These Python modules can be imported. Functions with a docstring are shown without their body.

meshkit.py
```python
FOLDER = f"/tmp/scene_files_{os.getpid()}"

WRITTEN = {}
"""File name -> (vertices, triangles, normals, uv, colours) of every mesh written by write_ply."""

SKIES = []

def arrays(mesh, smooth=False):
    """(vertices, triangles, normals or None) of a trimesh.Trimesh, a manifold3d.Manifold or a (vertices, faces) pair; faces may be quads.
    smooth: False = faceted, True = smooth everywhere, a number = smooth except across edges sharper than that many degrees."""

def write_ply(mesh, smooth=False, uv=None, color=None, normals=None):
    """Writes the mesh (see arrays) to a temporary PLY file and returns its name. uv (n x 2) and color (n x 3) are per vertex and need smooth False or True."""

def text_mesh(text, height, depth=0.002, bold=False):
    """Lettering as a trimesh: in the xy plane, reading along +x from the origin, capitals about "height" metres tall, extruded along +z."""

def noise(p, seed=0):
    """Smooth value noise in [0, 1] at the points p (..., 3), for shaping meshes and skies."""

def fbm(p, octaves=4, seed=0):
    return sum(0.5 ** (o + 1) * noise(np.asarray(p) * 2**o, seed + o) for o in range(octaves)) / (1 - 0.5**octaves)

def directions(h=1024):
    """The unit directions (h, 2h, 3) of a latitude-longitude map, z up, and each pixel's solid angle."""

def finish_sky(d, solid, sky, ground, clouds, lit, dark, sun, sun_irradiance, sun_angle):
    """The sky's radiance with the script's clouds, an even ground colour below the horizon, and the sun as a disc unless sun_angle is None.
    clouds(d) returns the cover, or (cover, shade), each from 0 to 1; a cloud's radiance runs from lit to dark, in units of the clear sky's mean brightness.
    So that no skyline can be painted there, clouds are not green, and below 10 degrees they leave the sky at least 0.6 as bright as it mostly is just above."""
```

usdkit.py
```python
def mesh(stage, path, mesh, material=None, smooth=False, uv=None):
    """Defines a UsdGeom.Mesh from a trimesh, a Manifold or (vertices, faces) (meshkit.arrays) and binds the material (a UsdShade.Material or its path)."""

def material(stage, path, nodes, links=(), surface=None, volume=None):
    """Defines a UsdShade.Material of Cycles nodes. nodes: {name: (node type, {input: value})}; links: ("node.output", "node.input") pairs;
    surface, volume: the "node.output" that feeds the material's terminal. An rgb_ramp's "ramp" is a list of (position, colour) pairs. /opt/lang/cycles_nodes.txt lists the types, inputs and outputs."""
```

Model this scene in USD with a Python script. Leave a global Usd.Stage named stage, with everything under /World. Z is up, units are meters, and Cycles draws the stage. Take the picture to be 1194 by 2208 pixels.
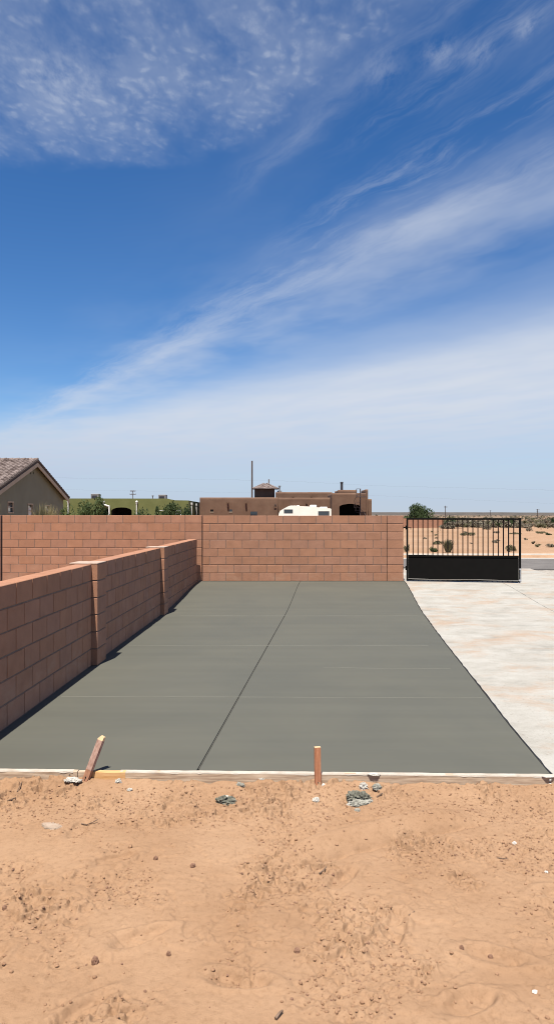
import math, random
import numpy as np, trimesh, shapely.geometry as sg
import usdkit, meshkit
from pxr import Usd, UsdGeom, UsdLux, UsdShade, Gf, Sdf, Vt

stage = Usd.Stage.CreateInMemory()
UsdGeom.SetStageUpAxis(stage, 'Z')
UsdGeom.SetStageMetersPerUnit(stage, 1.0)
UsdGeom.Xform.Define(stage, '/World')
UsdGeom.Scope.Define(stage, '/World/Looks')
rng = np.random.default_rng(11)

# ------------------------------------------------------------------ camera
EYE, F, CX, HY = 1.81, 1600.0, 597.0, 1110.0      # eye height, focal length and horizon in pixels of a 1194 px wide picture
cam = UsdGeom.Camera.Define(stage, '/World/camera')
cam.CreateHorizontalApertureAttr(36.0)
cam.CreateVerticalApertureAttr(36.0 * 2208 / 1194)
cam.CreateFocalLengthAttr(36.0 * F / 1194)
cam.CreateClippingRangeAttr(Gf.Vec2f(0.05, 30000))
cam.CreateExposureAttr(1.0)
cam.AddTranslateOp().Set(Gf.Vec3d(0, 0, EYE))
cam.AddRotateXOp().Set(90 + math.degrees(math.atan((HY - 1104) / F)))

# ------------------------------------------------------------------ sun and sky
SUN = np.array([-0.085, -0.38, 1.0]); SUN /= np.linalg.norm(SUN)
sun = UsdLux.DistantLight.Define(stage, '/World/sun')
sun.CreateNormalizeAttr(True); sun.CreateIntensityAttr(1.25); sun.CreateAngleAttr(0.53)
sun.CreateColorAttr(Gf.Vec3f(1.0, 0.94, 0.86))
q = Gf.Rotation(Gf.Vec3d(0, 0, 1), Gf.Vec3d(*map(float, SUN)))
sun.AddTransformOp().Set(Gf.Matrix4d().SetRotate(q))


class Graph:
    """Collects nodes; an input given as 'node.output' becomes a link."""
    def __init__(self): self.nodes, self.links, self.k = {}, [], 0
    def __call__(self, kind, out=None, **kw):
        self.k += 1
        name = f'n{self.k}'; given = {}
        for a, b in kw.items():
            if isinstance(b, str) and b.split('.')[0] in self.nodes: self.links.append((b, f'{name}.{a}'))
            else: given[a] = b
        self.nodes[name] = (kind, given)
        return f'{name}.{out}' if out else name
    def m(self, op, a, b=0.5, c=0.0, clamp=False):
        return self('math', 'value', math_type=op, use_clamp=clamp, value1=a, value2=b, value3=c)
    def ramp(self, x, a, b, smooth=True):
        return self('map_range', 'result', range_type='smoothstep' if smooth else 'linear', clamp=True, value=x, from_min=a, from_max=b, to_min=0.0, to_max=1.0)
    def build(self, name, surface=None, volume=None):
        return usdkit.material(stage, '/World/Looks/' + name, self.nodes, self.links, surface=surface, volume=volume)


SKY_STRENGTH = 0.066
def make_sky():
    g = Graph()
    sky = g('sky_texture', 'color', sky_type='single_scattering', sun_disc=False, sun_elevation=float(math.asin(SUN[2])), sun_rotation=float(math.atan2(SUN[0], SUN[1])),
            altitude=1600.0, air_density=1.0, aerosol_density=0.25, ozone_density=1.6)
    sky = g('hsv', 'color', hue=0.506, saturation=1.32, value=1.0, fac=1.0, color=sky)
    pos = g('geometry', 'position')
    s = g('separate_xyz', vector=pos)
    z = g.m('maximum', f'{s}.z', 0.012)
    X, Y = g.m('divide', f'{s}.x', z), g.m('divide', f'{s}.y', z)            # the place where the ray meets the cloud layer
    flat = g('combine_xyz', 'vector', x=X, y=Y, z=0.0)
    def noise(v, scale, detail=5.0, rough=0.58, dist=0.0): return g('noise_texture', 'fac', vector=v, scale=scale, detail=detail, roughness=rough, distortion=dist)
    warp = g.m('subtract', noise(flat, 1.1, 3.0), 0.5)
    warp2 = g.m('subtract', noise(flat, 3.5, 4.0), 0.5)
    def along(ux, uy, wa=0.30, wb=0.06):
        """Coordinates across and along a cirrus direction, slightly warped."""
        p = g.m('multiply_add', X, uy, g.m('multiply', Y, ux))
        a = g.m('multiply_add', X, ux, g.m('multiply', Y, -uy))
        return g.m('multiply_add', warp2, wb, g.m('multiply_add', warp, wa, p)), a
    p1, a1 = along(0.5, 0.866, 0.22, 0.10)
    fibre = noise(g('combine_xyz', 'vector', x=g.m('multiply', a1, 0.60), y=g.m('multiply', p1, 2.4), z=0.0), 1.6, 11.0, 0.66)
    fine = noise(g('combine_xyz', 'vector', x=g.m('multiply', a1, 1.3), y=g.m('multiply', p1, 7.0), z=3.0), 1.5, 10.0, 0.66)
    soft = noise(g('combine_xyz', 'vector', x=g.m('multiply', a1, 0.8), y=g.m('multiply', p1, 1.5), z=7.0), 1.3, 5.0, 0.5)
    def band(c, w, amt, lo, hi, n, a_lo=None, a_hi=None):
        d = g.m('divide', g.m('subtract', p1, c), w)
        e = g.m('multiply', g.m('exponent', g.m('multiply', g.m('multiply', d, d), -1.0)), amt)
        e = g.m('multiply', e, g.ramp(n, lo, hi))
        if a_lo is not None: e = g.m('multiply', e, g.ramp(a1, a_lo[0], a_lo[1]))
        if a_hi is not None: e = g.m('multiply', e, g.m('subtract', 1.0, g.ramp(a1, a_hi[0], a_hi[1])))
        return e
    p2, _ = along(0.648, 0.762, 0.30, 0.12)
    veil = g.m('multiply', g.ramp(p2, 2.45, 4.3), g.m('multiply_add', g.ramp(soft, 0.25, 0.72), 0.16, 0.78))
    veil = g.m('multiply', veil, g.m('multiply_add', g.ramp(p2, 5.5, 13.0), -0.45, 1.0))
    parts = [veil,
             band(1.70, 0.12, 0.42, 0.22, 0.74, fibre, None, None),
             band(1.92, 0.28, 0.26, 0.28, 0.76, soft),
             band(1.55, 0.13, 0.24, 0.38, 0.76, fine, None, (-2.3, -1.2)),
             band(1.40, 0.09, 0.30, 0.40, 0.74, fine, (-2.6, -1.6)),
             band(1.15, 0.06, 0.24, 0.42, 0.74, fine, (-1.9, -1.3)),
             band(1.02, 0.05, 0.22, 0.38, 0.72, fibre, (-2.3, -1.8)),
             band(1.85, 0.62, 0.24, 0.32, 0.78, soft)]
    tuft = noise(g('mapping', 'vector', vector=flat, rotation=(0, 0, 0.9), scale=(1.6, 0.7, 1.0)), 14.0, 8.0, 0.66)
    for bx, by, bw, amt in ((0.351, 1.60, 0.035, 0.24), (0.512, 1.515, 0.026, 0.28), (0.44, 1.60, 0.03, 0.22), (0.235, 1.66, 0.05, 0.16), (-0.50, 1.70, 0.10, 0.22)):
        dx, dy = g.m('divide', g.m('subtract', X, bx), bw), g.m('divide', g.m('subtract', Y, by), bw * 1.5)
        e = g.m('exponent', g.m('multiply', g.m('multiply_add', dx, dx, g.m('multiply', dy, dy)), -1.0))
        parts.append(g.m('multiply', g.m('multiply', e, amt), g.ramp(tuft, 0.34, 0.64)))
    # mottled patch of small puffs, high on the left
    e1 = g.m('multiply_add', warp2, 0.30, g.m('multiply_add', warp, 0.25, g.m('multiply_add', X, 0.10, Y)))
    e2 = g.m('multiply_add', warp2, 0.30, g.m('multiply_add', warp, 0.30, g.m('multiply_add', X, 1.65, Y)))
    area = g.m('multiply', g.m('subtract', 1.0, g.ramp(e1, 1.84, 2.10)), g.m('subtract', 1.0, g.ramp(e2, 1.72, 2.02)))
    jig = g('vector_math', 'vector', math_type='multiply_add', vector1=g('noise_texture', 'color', vector=flat, scale=9.0, detail=3.0), vector2=(0.12, 0.12, 0.0), vector3=flat)
    vz = g('voronoi_texture', 'distance', vector=g('mapping', 'vector', vector=jig, rotation=(0, 0, 0.5), scale=(1.0, 0.75, 1.0)), scale=42.0, feature='smooth_f1', smoothness=0.9)
    puff = g.m('subtract', 1.0, g.ramp(vz, 0.10, 0.62))
    puff = g.m('multiply', puff, g.ramp(noise(g('mapping', 'vector', vector=flat, rotation=(0, 0, -0.5), scale=(1.5, 0.8, 1.0)), 17.0, 6.0, 0.66), 0.30, 0.66))
    patch = noise(g('mapping', 'vector', vector=flat, rotation=(0, 0, -0.45), scale=(1.7, 0.9, 1.0)), 3.6, 5.0, 0.6)
    thick = g.ramp(patch, 0.30, 0.66)
    haze = g.m('multiply', area, g.m('multiply_add', thick, 0.17, 0.06))
    parts += [haze, g.m('multiply', g.m('multiply', area, puff), g.m('multiply', thick, 0.30))]
    keep = 1.0
    for c in parts: keep = g.m('multiply', g.m('subtract', 1.0, c, clamp=True), keep)
    cover = g.m('multiply', g.m('subtract', 1.0, keep, clamp=True), g.ramp(f'{s}.z', -0.01, 0.03))
    k = 0.345 / SKY_STRENGTH
    mixed = g('mix_color', 'result', blend_type='mix', use_clamp=False, fac=cover, a=sky, b=(k * 0.98, k * 1.05, k * 1.17))
    air = g.m('multiply', g.m('subtract', 1.0, g.ramp(f'{s}.z', -0.02, 0.17)), 0.85)      # thick pale blue air low over the plain, all round
    mixed = g('mix_color', 'result', blend_type='mix', use_clamp=False, fac=air, a=mixed, b=(k * 0.60, k * 0.75, k * 1.03))
    bg = g('background_shader', 'background', color=mixed, strength=SKY_STRENGTH)
    return g.build('sky', surface=bg)


dome = UsdLux.DomeLight.Define(stage, '/World/sky')
dome.CreateIntensityAttr(1.0)
dome.GetPrim().SetCustomDataByKey('kind', 'structure')
UsdShade.MaterialBindingAPI.Apply(dome.GetPrim()).Bind(make_sky())

# ------------------------------------------------------------------ helpers
used = {}
def numbered(name, parent='/World'):
    key = f'{parent}/{name}'
    n = used.get(key, 0); used[key] = n + 1
    return key if n == 0 else f'{key}_{n:03d}'

def tag(prim, label=None, cat=None, group=None, kind=None):
    for k, v in (('label', label), ('category', cat), ('group', group), ('kind', kind)):
        if v: prim.SetCustomDataByKey(k, v)
    return prim

def obj(name, mesh, mat, parent=None, smooth=False):
    path = numbered(name, str(parent.GetPath()) if parent else '/World')
    return usdkit.mesh(stage, path, mesh, mat, smooth=smooth).GetPrim()

def thing(name, label, cat, loc=(0, 0, 0), rotz=0.0, group=None, kind=None):
    x = UsdGeom.Xform.Define(stage, numbered(name))
    x.AddTranslateOp().Set(Gf.Vec3d(*map(float, loc)))
    if rotz: x.AddRotateZOp().Set(math.degrees(rotz))
    return tag(x.GetPrim(), label, cat, group, kind)

def copy_of(root, loc, rotz, label=None, scale=1.0, group=None):
    x = UsdGeom.Xform.Define(stage, numbered(root.GetName()))
    x.GetPrim().GetReferences().AddInternalReference(root.GetPath())
    x.ClearXformOpOrder()
    x.MakeMatrixXform().Set(Gf.Matrix4d().SetScale(Gf.Vec3d(scale, scale, scale)) * Gf.Matrix4d().SetRotate(Gf.Rotation(Gf.Vec3d(0, 0, 1), math.degrees(rotz))) * Gf.Matrix4d().SetTranslate(Gf.Vec3d(*map(float, loc))))
    x.GetPrim().SetInstanceable(True)
    return tag(x.GetPrim(), label, None, group)

def cat(*ms): return trimesh.util.concatenate([m for m in ms if m is not None])

def box(x0, x1, y0, y1, z0, z1):
    m = trimesh.creation.box([x1 - x0, y1 - y0, z1 - z0]); m.apply_translation([(x0 + x1) / 2, (y0 + y1) / 2, (z0 + z1) / 2]); return m

def chamfer(x0, x1, y0, y1, z0, z1, c=0.005):
    """A box with chamfered edges: 24 vertices."""
    p = []
    for sx in (0, 1):
        for sy in (0, 1):
            for sz in (0, 1):
                b = np.array([(x0, x1)[sx], (y0, y1)[sy], (z0, z1)[sz]]); d = np.array([1 - 2 * sx, 1 - 2 * sy, 1 - 2 * sz]) * c
                for k in range(3):
                    o = d.copy(); o[k] = 0; p.append(b + o)
    return trimesh.convex.convex_hull(np.array(p))

_CH = None
def block_mesh(x0, x1, y0, y1, z0, z1, c=0.005):
    """Same as chamfer(), but reusing one topology for speed."""
    global _CH
    if _CH is None:
        _CH = chamfer(0, 1, 0, 1, 0, 1, 0.25)
    v = _CH.vertices; lo, hi = np.array([x0, y0, z0]), np.array([x1, y1, z1])
    w = np.where(v < 0.01, lo, np.where(v > 0.99, hi, np.where(v < 0.5, lo + c, hi - c)))
    return trimesh.Trimesh(w, _CH.faces, process=False)

def cyl(r, p, q, n=10, r2=None):
    p, q = np.asarray(p, float), np.asarray(q, float)
    L = np.linalg.norm(q - p); m = trimesh.creation.cylinder(radius=1, height=1, sections=n)
    v = m.vertices.copy(); t = v[:, 2] + 0.5
    rr = r + ((r if r2 is None else r2) - r) * t
    v[:, 0] *= rr; v[:, 1] *= rr; v[:, 2] = t * L
    m.vertices = v
    m.apply_transform(trimesh.geometry.align_vectors([0, 0, 1], (q - p) / L)); m.apply_translation(p); return m

def prism(poly, h, T=None):
    m = trimesh.creation.extrude_polygon(sg.Polygon(poly) if not hasattr(poly, 'geom_type') else poly, h, engine='earcut')
    if T is not None: m.apply_transform(T)
    return m

def facade(poly, depth):
    """A polygon in (x, z) extruded backwards (+y) by depth, its front at y = 0."""
    m = prism(poly, depth)
    v = m.vertices.copy(); m.vertices = np.stack([v[:, 0], v[:, 2], v[:, 1]], 1); m.invert(); return m

def grid(xs, ys, zf):
    """Sheet over rows ys and columns xs (xs may be 2-D, one row per y)."""
    ys = np.asarray(ys, float); X = np.asarray(xs, float)
    if X.ndim == 1: X = np.broadcast_to(X, (len(ys), len(X)))
    Y = np.broadcast_to(ys[:, None], X.shape); Z = zf(X, Y)
    r, c = X.shape; i, j = np.meshgrid(np.arange(r - 1), np.arange(c - 1), indexing='ij')
    a = i * c + j
    f = np.concatenate([np.stack([a, a + 1, a + c + 1], -1).reshape(-1, 3), np.stack([a, a + c + 1, a + c], -1).reshape(-1, 3)])
    return trimesh.Trimesh(np.stack([X, Y, Z], -1).reshape(-1, 3), f, process=False)

def pix(px, py, d): return np.array([(px - CX) * d / F, d, EYE - (py - HY) * d / F])
def fb(x, y, s, o=4, seed=0): return meshkit.fbm(np.stack([x * s, y * s, np.zeros_like(x) + 0.37], -1), o, seed) - 0.5
def smooth(x, a, b): t = np.clip((x - a) / (b - a), 0, 1); return t * t * (3 - 2 * t)

# ------------------------------------------------------------------ materials
def matte(name, c1, c2, scale=8.0, rough=0.9, bump=0.0, bscale=120.0, stretch=(1, 1, 1), detail=6.0, spec=0.25, lo=0.3, hi=0.7, local=False):
    g = Graph()
    pos = g('texture_coordinate', 'object') if local else g('geometry', 'position')
    v = g('mapping', 'vector', vector=pos, scale=stretch)
    n = g('noise_texture', 'fac', vector=v, scale=scale, detail=detail, roughness=0.6)
    c = g('rgb_ramp', 'color', fac=n, ramp=[(lo, c1), (hi, c2)])
    kw = {}
    if bump:
        b = g('noise_texture', 'fac', vector=pos, scale=bscale, detail=4.0, roughness=0.65)
        kw['normal'] = g('bump', 'normal', height=b, strength=1.0, distance=bump)
    p = g('principled_bsdf', 'BSDF', base_color=c, roughness=rough, specular_ior_level=spec, **kw)
    return g.build(name, surface=p)

BLOCK = []
def make_block_materials():
    base = np.array([0.296, 0.151, 0.094])
    for i, (k, sh) in enumerate([(1.0, 0), (0.96, 0.005), (1.035, -0.003), (0.98, -0.006), (1.015, 0.006), (0.945, 0.002)]):
        c = base * k + np.array([sh, 0, -sh * 0.6])
        g = Graph(); pos = g('geometry', 'position')
        n1 = g('noise_texture', 'fac', vector=pos, scale=5.0, detail=5.0, roughness=0.6)
        n2 = g('noise_texture', 'fac', vector=pos, scale=160.0, detail=3.0, roughness=0.7)
        col = g('rgb_ramp', 'color', fac=n1, ramp=[(0.3, tuple(c * 0.90)), (0.7, tuple(c * 1.08))])
        spk = g('rgb_ramp', 'color', fac=n2, ramp=[(0.30, (0.68, 0.66, 0.64)), (0.45, (1, 1, 1)), (0.62, (1, 1, 1)), (0.75, (1.18, 1.2, 1.22))])
        col = g('mix_color', 'result', blend_type='multiply', fac=0.8, a=col, b=spk, use_clamp=False)
        # pale lime bloom that crept up the lower courses
        zz = g('separate_xyz', vector=pos)
        low = g.m('subtract', 1.0, g.ramp(f'{zz}.z', 0.15, 0.95))
        bl = g('noise_texture', 'fac', vector=g('mapping', 'vector', vector=pos, scale=(1, 1, 2.2)), scale=2.6, detail=8.0, roughness=0.68)
        col = g('mix_color', 'result', blend_type='mix', fac=g.m('multiply', g.m('multiply', low, g.ramp(bl, 0.46, 0.72)), 0.5), a=col, b=(0.33, 0.205, 0.140))
        bn = g('bump', 'normal', height=n2, strength=1.0, distance=0.0035)
        p = g('principled_bsdf', 'BSDF', base_color=col, roughness=0.95, specular_ior_level=0.15, normal=bn)
        BLOCK.append(g.build(f'block_{i}', surface=p))
make_block_materials()
MORTAR = matte('mortar', (0.120, 0.084, 0.066), (0.180, 0.130, 0.104), 20, bump=0.002, bscale=200)
CAPMORTAR = matte('cap_mortar', (0.28, 0.19, 0.14), (0.38, 0.29, 0.23), 14, bump=0.002, bscale=160)

def make_slab_material():
    g = Graph(); pos = g('geometry', 'position')
    a = g('noise_texture', 'fac', vector=g('mapping', 'vector', vector=pos, scale=(0.12, 2.2, 1)), scale=1.6, detail=6.0, roughness=0.6)
    b = g('noise_texture', 'fac', vector=pos, scale=0.7, detail=6.0, roughness=0.6, distortion=0.6)
    c1 = g('rgb_ramp', 'color', fac=a, ramp=[(0.25, (0.0680, 0.0674, 0.0538)), (0.75, (0.0780, 0.0772, 0.0620))])
    c2 = g('rgb_ramp', 'color', fac=b, ramp=[(0.3, (0.93, 0.94, 0.95)), (0.7, (1.08, 1.07, 1.04))])
    col = g('mix_color', 'result', blend_type='multiply', fac=1.0, a=c1, b=c2, use_clamp=False)
    br = g('noise_texture', 'fac', vector=g('mapping', 'vector', vector=pos, scale=(0.6, 60, 1)), scale=3.0, detail=4.0, roughness=0.6)
    bn = g('bump', 'normal', height=br, strength=0.5, distance=0.0018)
    p = g('principled_bsdf', 'BSDF', base_color=col, roughness=0.72, specular_ior_level=0.3, normal=bn)
    return g.build('fresh_concrete', surface=p)
SLAB = make_slab_material()
RIDGE = matte('float_line', (0.086, 0.085, 0.069), (0.118, 0.116, 0.096), 2.0, rough=0.8)
JOINT = matte('joint_shadow', (0.032, 0.031, 0.026), (0.055, 0.053, 0.045), 30)
FELT = matte('black_felt', (0.012, 0.012, 0.012), (0.03, 0.028, 0.026), 40)

def make_old_concrete():
    g = Graph(); pos = g('geometry', 'position')
    base = g('rgb_ramp', 'color', fac=g('noise_texture', 'fac', vector=g('mapping', 'vector', vector=pos, scale=(0.8, 1.1, 1)), scale=2.2, detail=9.0, roughness=0.72), ramp=[(0.30, (0.205, 0.194, 0.168)), (0.44, (0.268, 0.256, 0.226)), (0.70, (0.330, 0.320, 0.290))])
    st = g('noise_texture', 'fac', vector=g('mapping', 'vector', vector=pos, scale=(0.75, 1.0, 1)), scale=1.15, detail=9.0, roughness=0.72, distortion=0.3)
    stain = g.ramp(st, 0.47, 0.68)
    col = g('mix_color', 'result', blend_type='mix', fac=g.m('multiply', stain, 0.64), a=base, b=(0.2745, 0.1782, 0.1098))
    gs = g('noise_texture', 'fac', vector=g('mapping', 'vector', vector=pos, location=(7, 3, 0), scale=(0.8, 1.0, 1)), scale=1.5, detail=8.0, roughness=0.66)
    col = g('mix_color', 'result', blend_type='mix', fac=g.m('multiply', g.ramp(gs, 0.55, 0.72), 0.45), a=col, b=(0.1485, 0.1485, 0.1332))
    sp = g('noise_texture', 'fac', vector=pos, scale=26.0, detail=3.0, roughness=0.6)
    col = g('mix_color', 'result', blend_type='mix', fac=g.m('multiply', g.ramp(sp, 0.63, 0.72), 0.55), a=col, b=(0.13, 0.10, 0.08))
    gr = g('noise_texture', 'fac', vector=pos, scale=90.0, detail=4.0, roughness=0.7)
    col = g('mix_color', 'result', blend_type='multiply', fac=0.5, a=col, b=g('rgb_ramp', 'color', fac=gr, ramp=[(0.3, (0.78, 0.77, 0.76)), (0.7, (1.14, 1.14, 1.14))]), use_clamp=False)
    bn = g('bump', 'normal', height=gr, strength=0.6, distance=0.003)
    return g.build('old_concrete', surface=g('principled_bsdf', 'BSDF', base_color=col, roughness=0.92, specular_ior_level=0.2, normal=bn))
OLD = make_old_concrete()

def make_sand(name, fine=True):
    g = Graph(); pos = g('geometry', 'position')
    n1 = g('noise_texture', 'fac', vector=pos, scale=1.6, detail=6.0, roughness=0.6)
    c = g('rgb_ramp', 'color', fac=n1, ramp=[(0.3, (0.236, 0.141, 0.080)), (0.7, (0.288, 0.183, 0.110))])
    n2 = g('noise_texture', 'fac', vector=pos, scale=34.0, detail=5.0, roughness=0.7)
    c = g('mix_color', 'result', blend_type='multiply', fac=0.75, a=c, b=g('rgb_ramp', 'color', fac=n2, ramp=[(0.28, (0.74, 0.70, 0.66)), (0.48, (1, 1, 1)), (0.75, (1.09, 1.09, 1.09))]), use_clamp=False)
    n3 = g('noise_texture', 'fac', vector=pos, scale=260.0, detail=3.0, roughness=0.7)
    c = g('mix_color', 'result', blend_type='multiply', fac=0.6, a=c, b=g('rgb_ramp', 'color', fac=n3, ramp=[(0.27, (0.66, 0.63, 0.60)), (0.45, (1, 1, 1)), (0.7, (1.08, 1.08, 1.08))]), use_clamp=False)
    h = g.m('multiply_add', n2, 2.2, n3)
    bn = g('bump', 'normal', height=h, strength=0.7, distance=0.0045)
    return g.build(name, surface=g('principled_bsdf', 'BSDF', base_color=c, roughness=0.95, specular_ior_level=0.12, normal=bn))
SAND = make_sand('sand')

def make_desert():
    g = Graph(); pos = g('geometry', 'position'); s = g('separate_xyz', vector=pos)
    n1 = g('noise_texture', 'fac', vector=pos, scale=0.12, detail=7.0, roughness=0.62)
    c = g('rgb_ramp', 'color', fac=n1, ramp=[(0.3, (0.2511, 0.1516, 0.08835)), (0.7, (0.3069, 0.2018, 0.1302))])
    # scrub cover: sparse near the road, thicker farther out on the plain
    far = g.ramp(f'{s}.y', 70.0, 420.0, False)
    n2 = g('noise_texture', 'fac', vector=g('mapping', 'vector', vector=pos, scale=(0.35, 0.16, 1)), scale=0.16, detail=7.0, roughness=0.7)
    th = g.m('multiply_add', far, -0.25, 0.68)
    scr = g.m('multiply', g.ramp(g.m('subtract', n2, th), -0.02, 0.09), g.m('multiply_add', far, 0.45, 0.45))
    c = g('mix_color', 'result', blend_type='mix', fac=scr, a=c, b=(0.105, 0.088, 0.064))
    n4 = g('noise_texture', 'fac', vector=pos, scale=3.0, detail=6.0, roughness=0.7)
    c = g('mix_color', 'result', blend_type='multiply', fac=0.7, a=c, b=g('rgb_ramp', 'color', fac=n4, ramp=[(0.3, (0.74, 0.72, 0.70)), (0.55, (1, 1, 1)), (0.75, (1.08, 1.08, 1.08))]), use_clamp=False)
    bn = g('bump', 'normal', height=n4, strength=0.8, distance=0.06)
    return g.build('desert_ground', surface=g('principled_bsdf', 'BSDF', base_color=c, roughness=0.95, specular_ior_level=0.1, normal=bn))
DESERT = make_desert()
ASPHALT = matte('asphalt', (0.09309, 0.08496, 0.07848), (0.1254, 0.1157, 0.1068), 1.2, bump=0.004, bscale=90)
KERB = matte('kerb_concrete', (0.3641, 0.3317, 0.2832), (0.4369, 0.4046, 0.356), 2.0, bump=0.003, bscale=60)
DIRT = matte('gravel_dirt', (0.1942, 0.1739, 0.1456), (0.3236, 0.2953, 0.2549), 9.0, bump=0.012, bscale=30)
HILL = matte('scrub_hill', (0.042, 0.038, 0.033), (0.095, 0.078, 0.062), 0.02, stretch=(1, 1, 6), detail=9)

def wood(name, c1, c2, sc=6.0, axis=(1, 14, 14)):
    return matte(name, c1, c2, sc, rough=0.85, bump=0.0015, bscale=70, stretch=axis, detail=7, lo=0.32, hi=0.66)
BOARD = wood('weathered_board', (0.2104, 0.1415, 0.09309), (0.4531, 0.356, 0.2589), 4.0, (1, 20, 20))
BOARD2 = wood('stained_board', (0.4046, 0.2185, 0.08496), (0.5178, 0.3236, 0.1537), 4.0, (1, 18, 18))
CEMENT = matte('cement_smear', (0.3075, 0.263, 0.2104), (0.4046, 0.3722, 0.3236), 10.0, bump=0.003, bscale=90)
STAKE_A = wood('weathered_stake', (0.1901, 0.1052, 0.07686), (0.3236, 0.2185, 0.178), 5.0, (16, 16, 2))
STAKE_D = wood('damp_stake', (0.1699, 0.07929, 0.04693), (0.2751, 0.1375, 0.08091), 5.0, (16, 16, 2))
STAKE_B = wood('red_stake', (0.2913, 0.1173, 0.05826), (0.4046, 0.1901, 0.1052), 5.0, (16, 16, 2))
RAWWOOD = wood('broken_wood', (0.4693, 0.3236, 0.1739), (0.5664, 0.4369, 0.267), 9.0, (12, 12, 3))
NAIL = matte('rusty_nail', (0.04, 0.028, 0.022), (0.07, 0.05, 0.04), 30)
LUMP = matte('cement_lump', (0.1537, 0.1497, 0.1214), (0.3075, 0.2953, 0.2549), 26.0, bump=0.006, bscale=70)
LUMPW = matte('pale_cement_lump', (0.3075, 0.2832, 0.2427), (0.4369, 0.4207, 0.3803), 26.0, bump=0.006, bscale=70)
LUMPD = matte('damp_cement_lump', (0.07686, 0.07686, 0.05826), (0.1618, 0.1594, 0.1279), 26.0, bump=0.006, bscale=70)
CLOD = matte('sand_clod', (0.185, 0.103, 0.058), (0.275, 0.165, 0.097), 30.0, bump=0.003, bscale=120)
CLODD = matte('dark_clod', (0.135, 0.072, 0.046), (0.20, 0.115, 0.075), 40.0, bump=0.003, bscale=120)
TWIG = matte('dry_twig', (0.10, 0.065, 0.045), (0.19, 0.13, 0.09), 40.0)
DUST = matte('grey_dust', (0.24, 0.175, 0.125), (0.31, 0.245, 0.19), 20.0)
WHITECHIP = matte('white_chip', (0.4693, 0.445, 0.4046), (0.5664, 0.5502, 0.5178), 30.0)

def metal(name, c, rough=0.5, met=0.0, spec=0.5):
    g = Graph(); pos = g('geometry', 'position')
    n = g('noise_texture', 'fac', vector=pos, scale=7.0, detail=5.0, roughness=0.6)
    col = g('rgb_ramp', 'color', fac=n, ramp=[(0.3, tuple(np.array(c) * 0.85)), (0.7, tuple(np.array(c) * 1.18))])
    r = g.m('multiply_add', n, 0.25, rough - 0.12)
    return g.build(name, surface=g('principled_bsdf', 'BSDF', base_color=col, roughness=r, metallic=met, specular_ior_level=spec))
BLACK = metal('black_gate_paint', (0.005, 0.0045, 0.004), 0.8, spec=0.08)
BLACKR = metal('dusty_picket_paint', (0.009, 0.005, 0.005), 0.7, spec=0.1)
ZINC = metal('zinc', (0.62, 0.63, 0.64), 0.4, 0.9)
PIPEWHITE = matte('white_pipe', (0.4855, 0.4855, 0.4531), (0.5826, 0.5826, 0.5583), 3.0, rough=0.5)
DARKMETAL = metal('dark_metal', (0.03, 0.028, 0.032), 0.6)
RAILRED = metal('rusty_stair_metal', (0.05, 0.034, 0.032), 0.6)
GREYMETAL = metal('grey_roof_metal', (0.17, 0.155, 0.145), 0.6)
POLEWOOD = wood('pole_wood', (0.045, 0.032, 0.028), (0.085, 0.062, 0.052), 3.0, (6, 6, 0.4))
STUCCO_O = matte('olive_grey_stucco', (0.128, 0.124, 0.086), (0.150, 0.146, 0.103), 0.9, bump=0.01, bscale=25)
STUCCO_G = matte('green_stucco', (0.094, 0.103, 0.034), (0.118, 0.127, 0.046), 0.9, bump=0.01, bscale=25)
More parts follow.
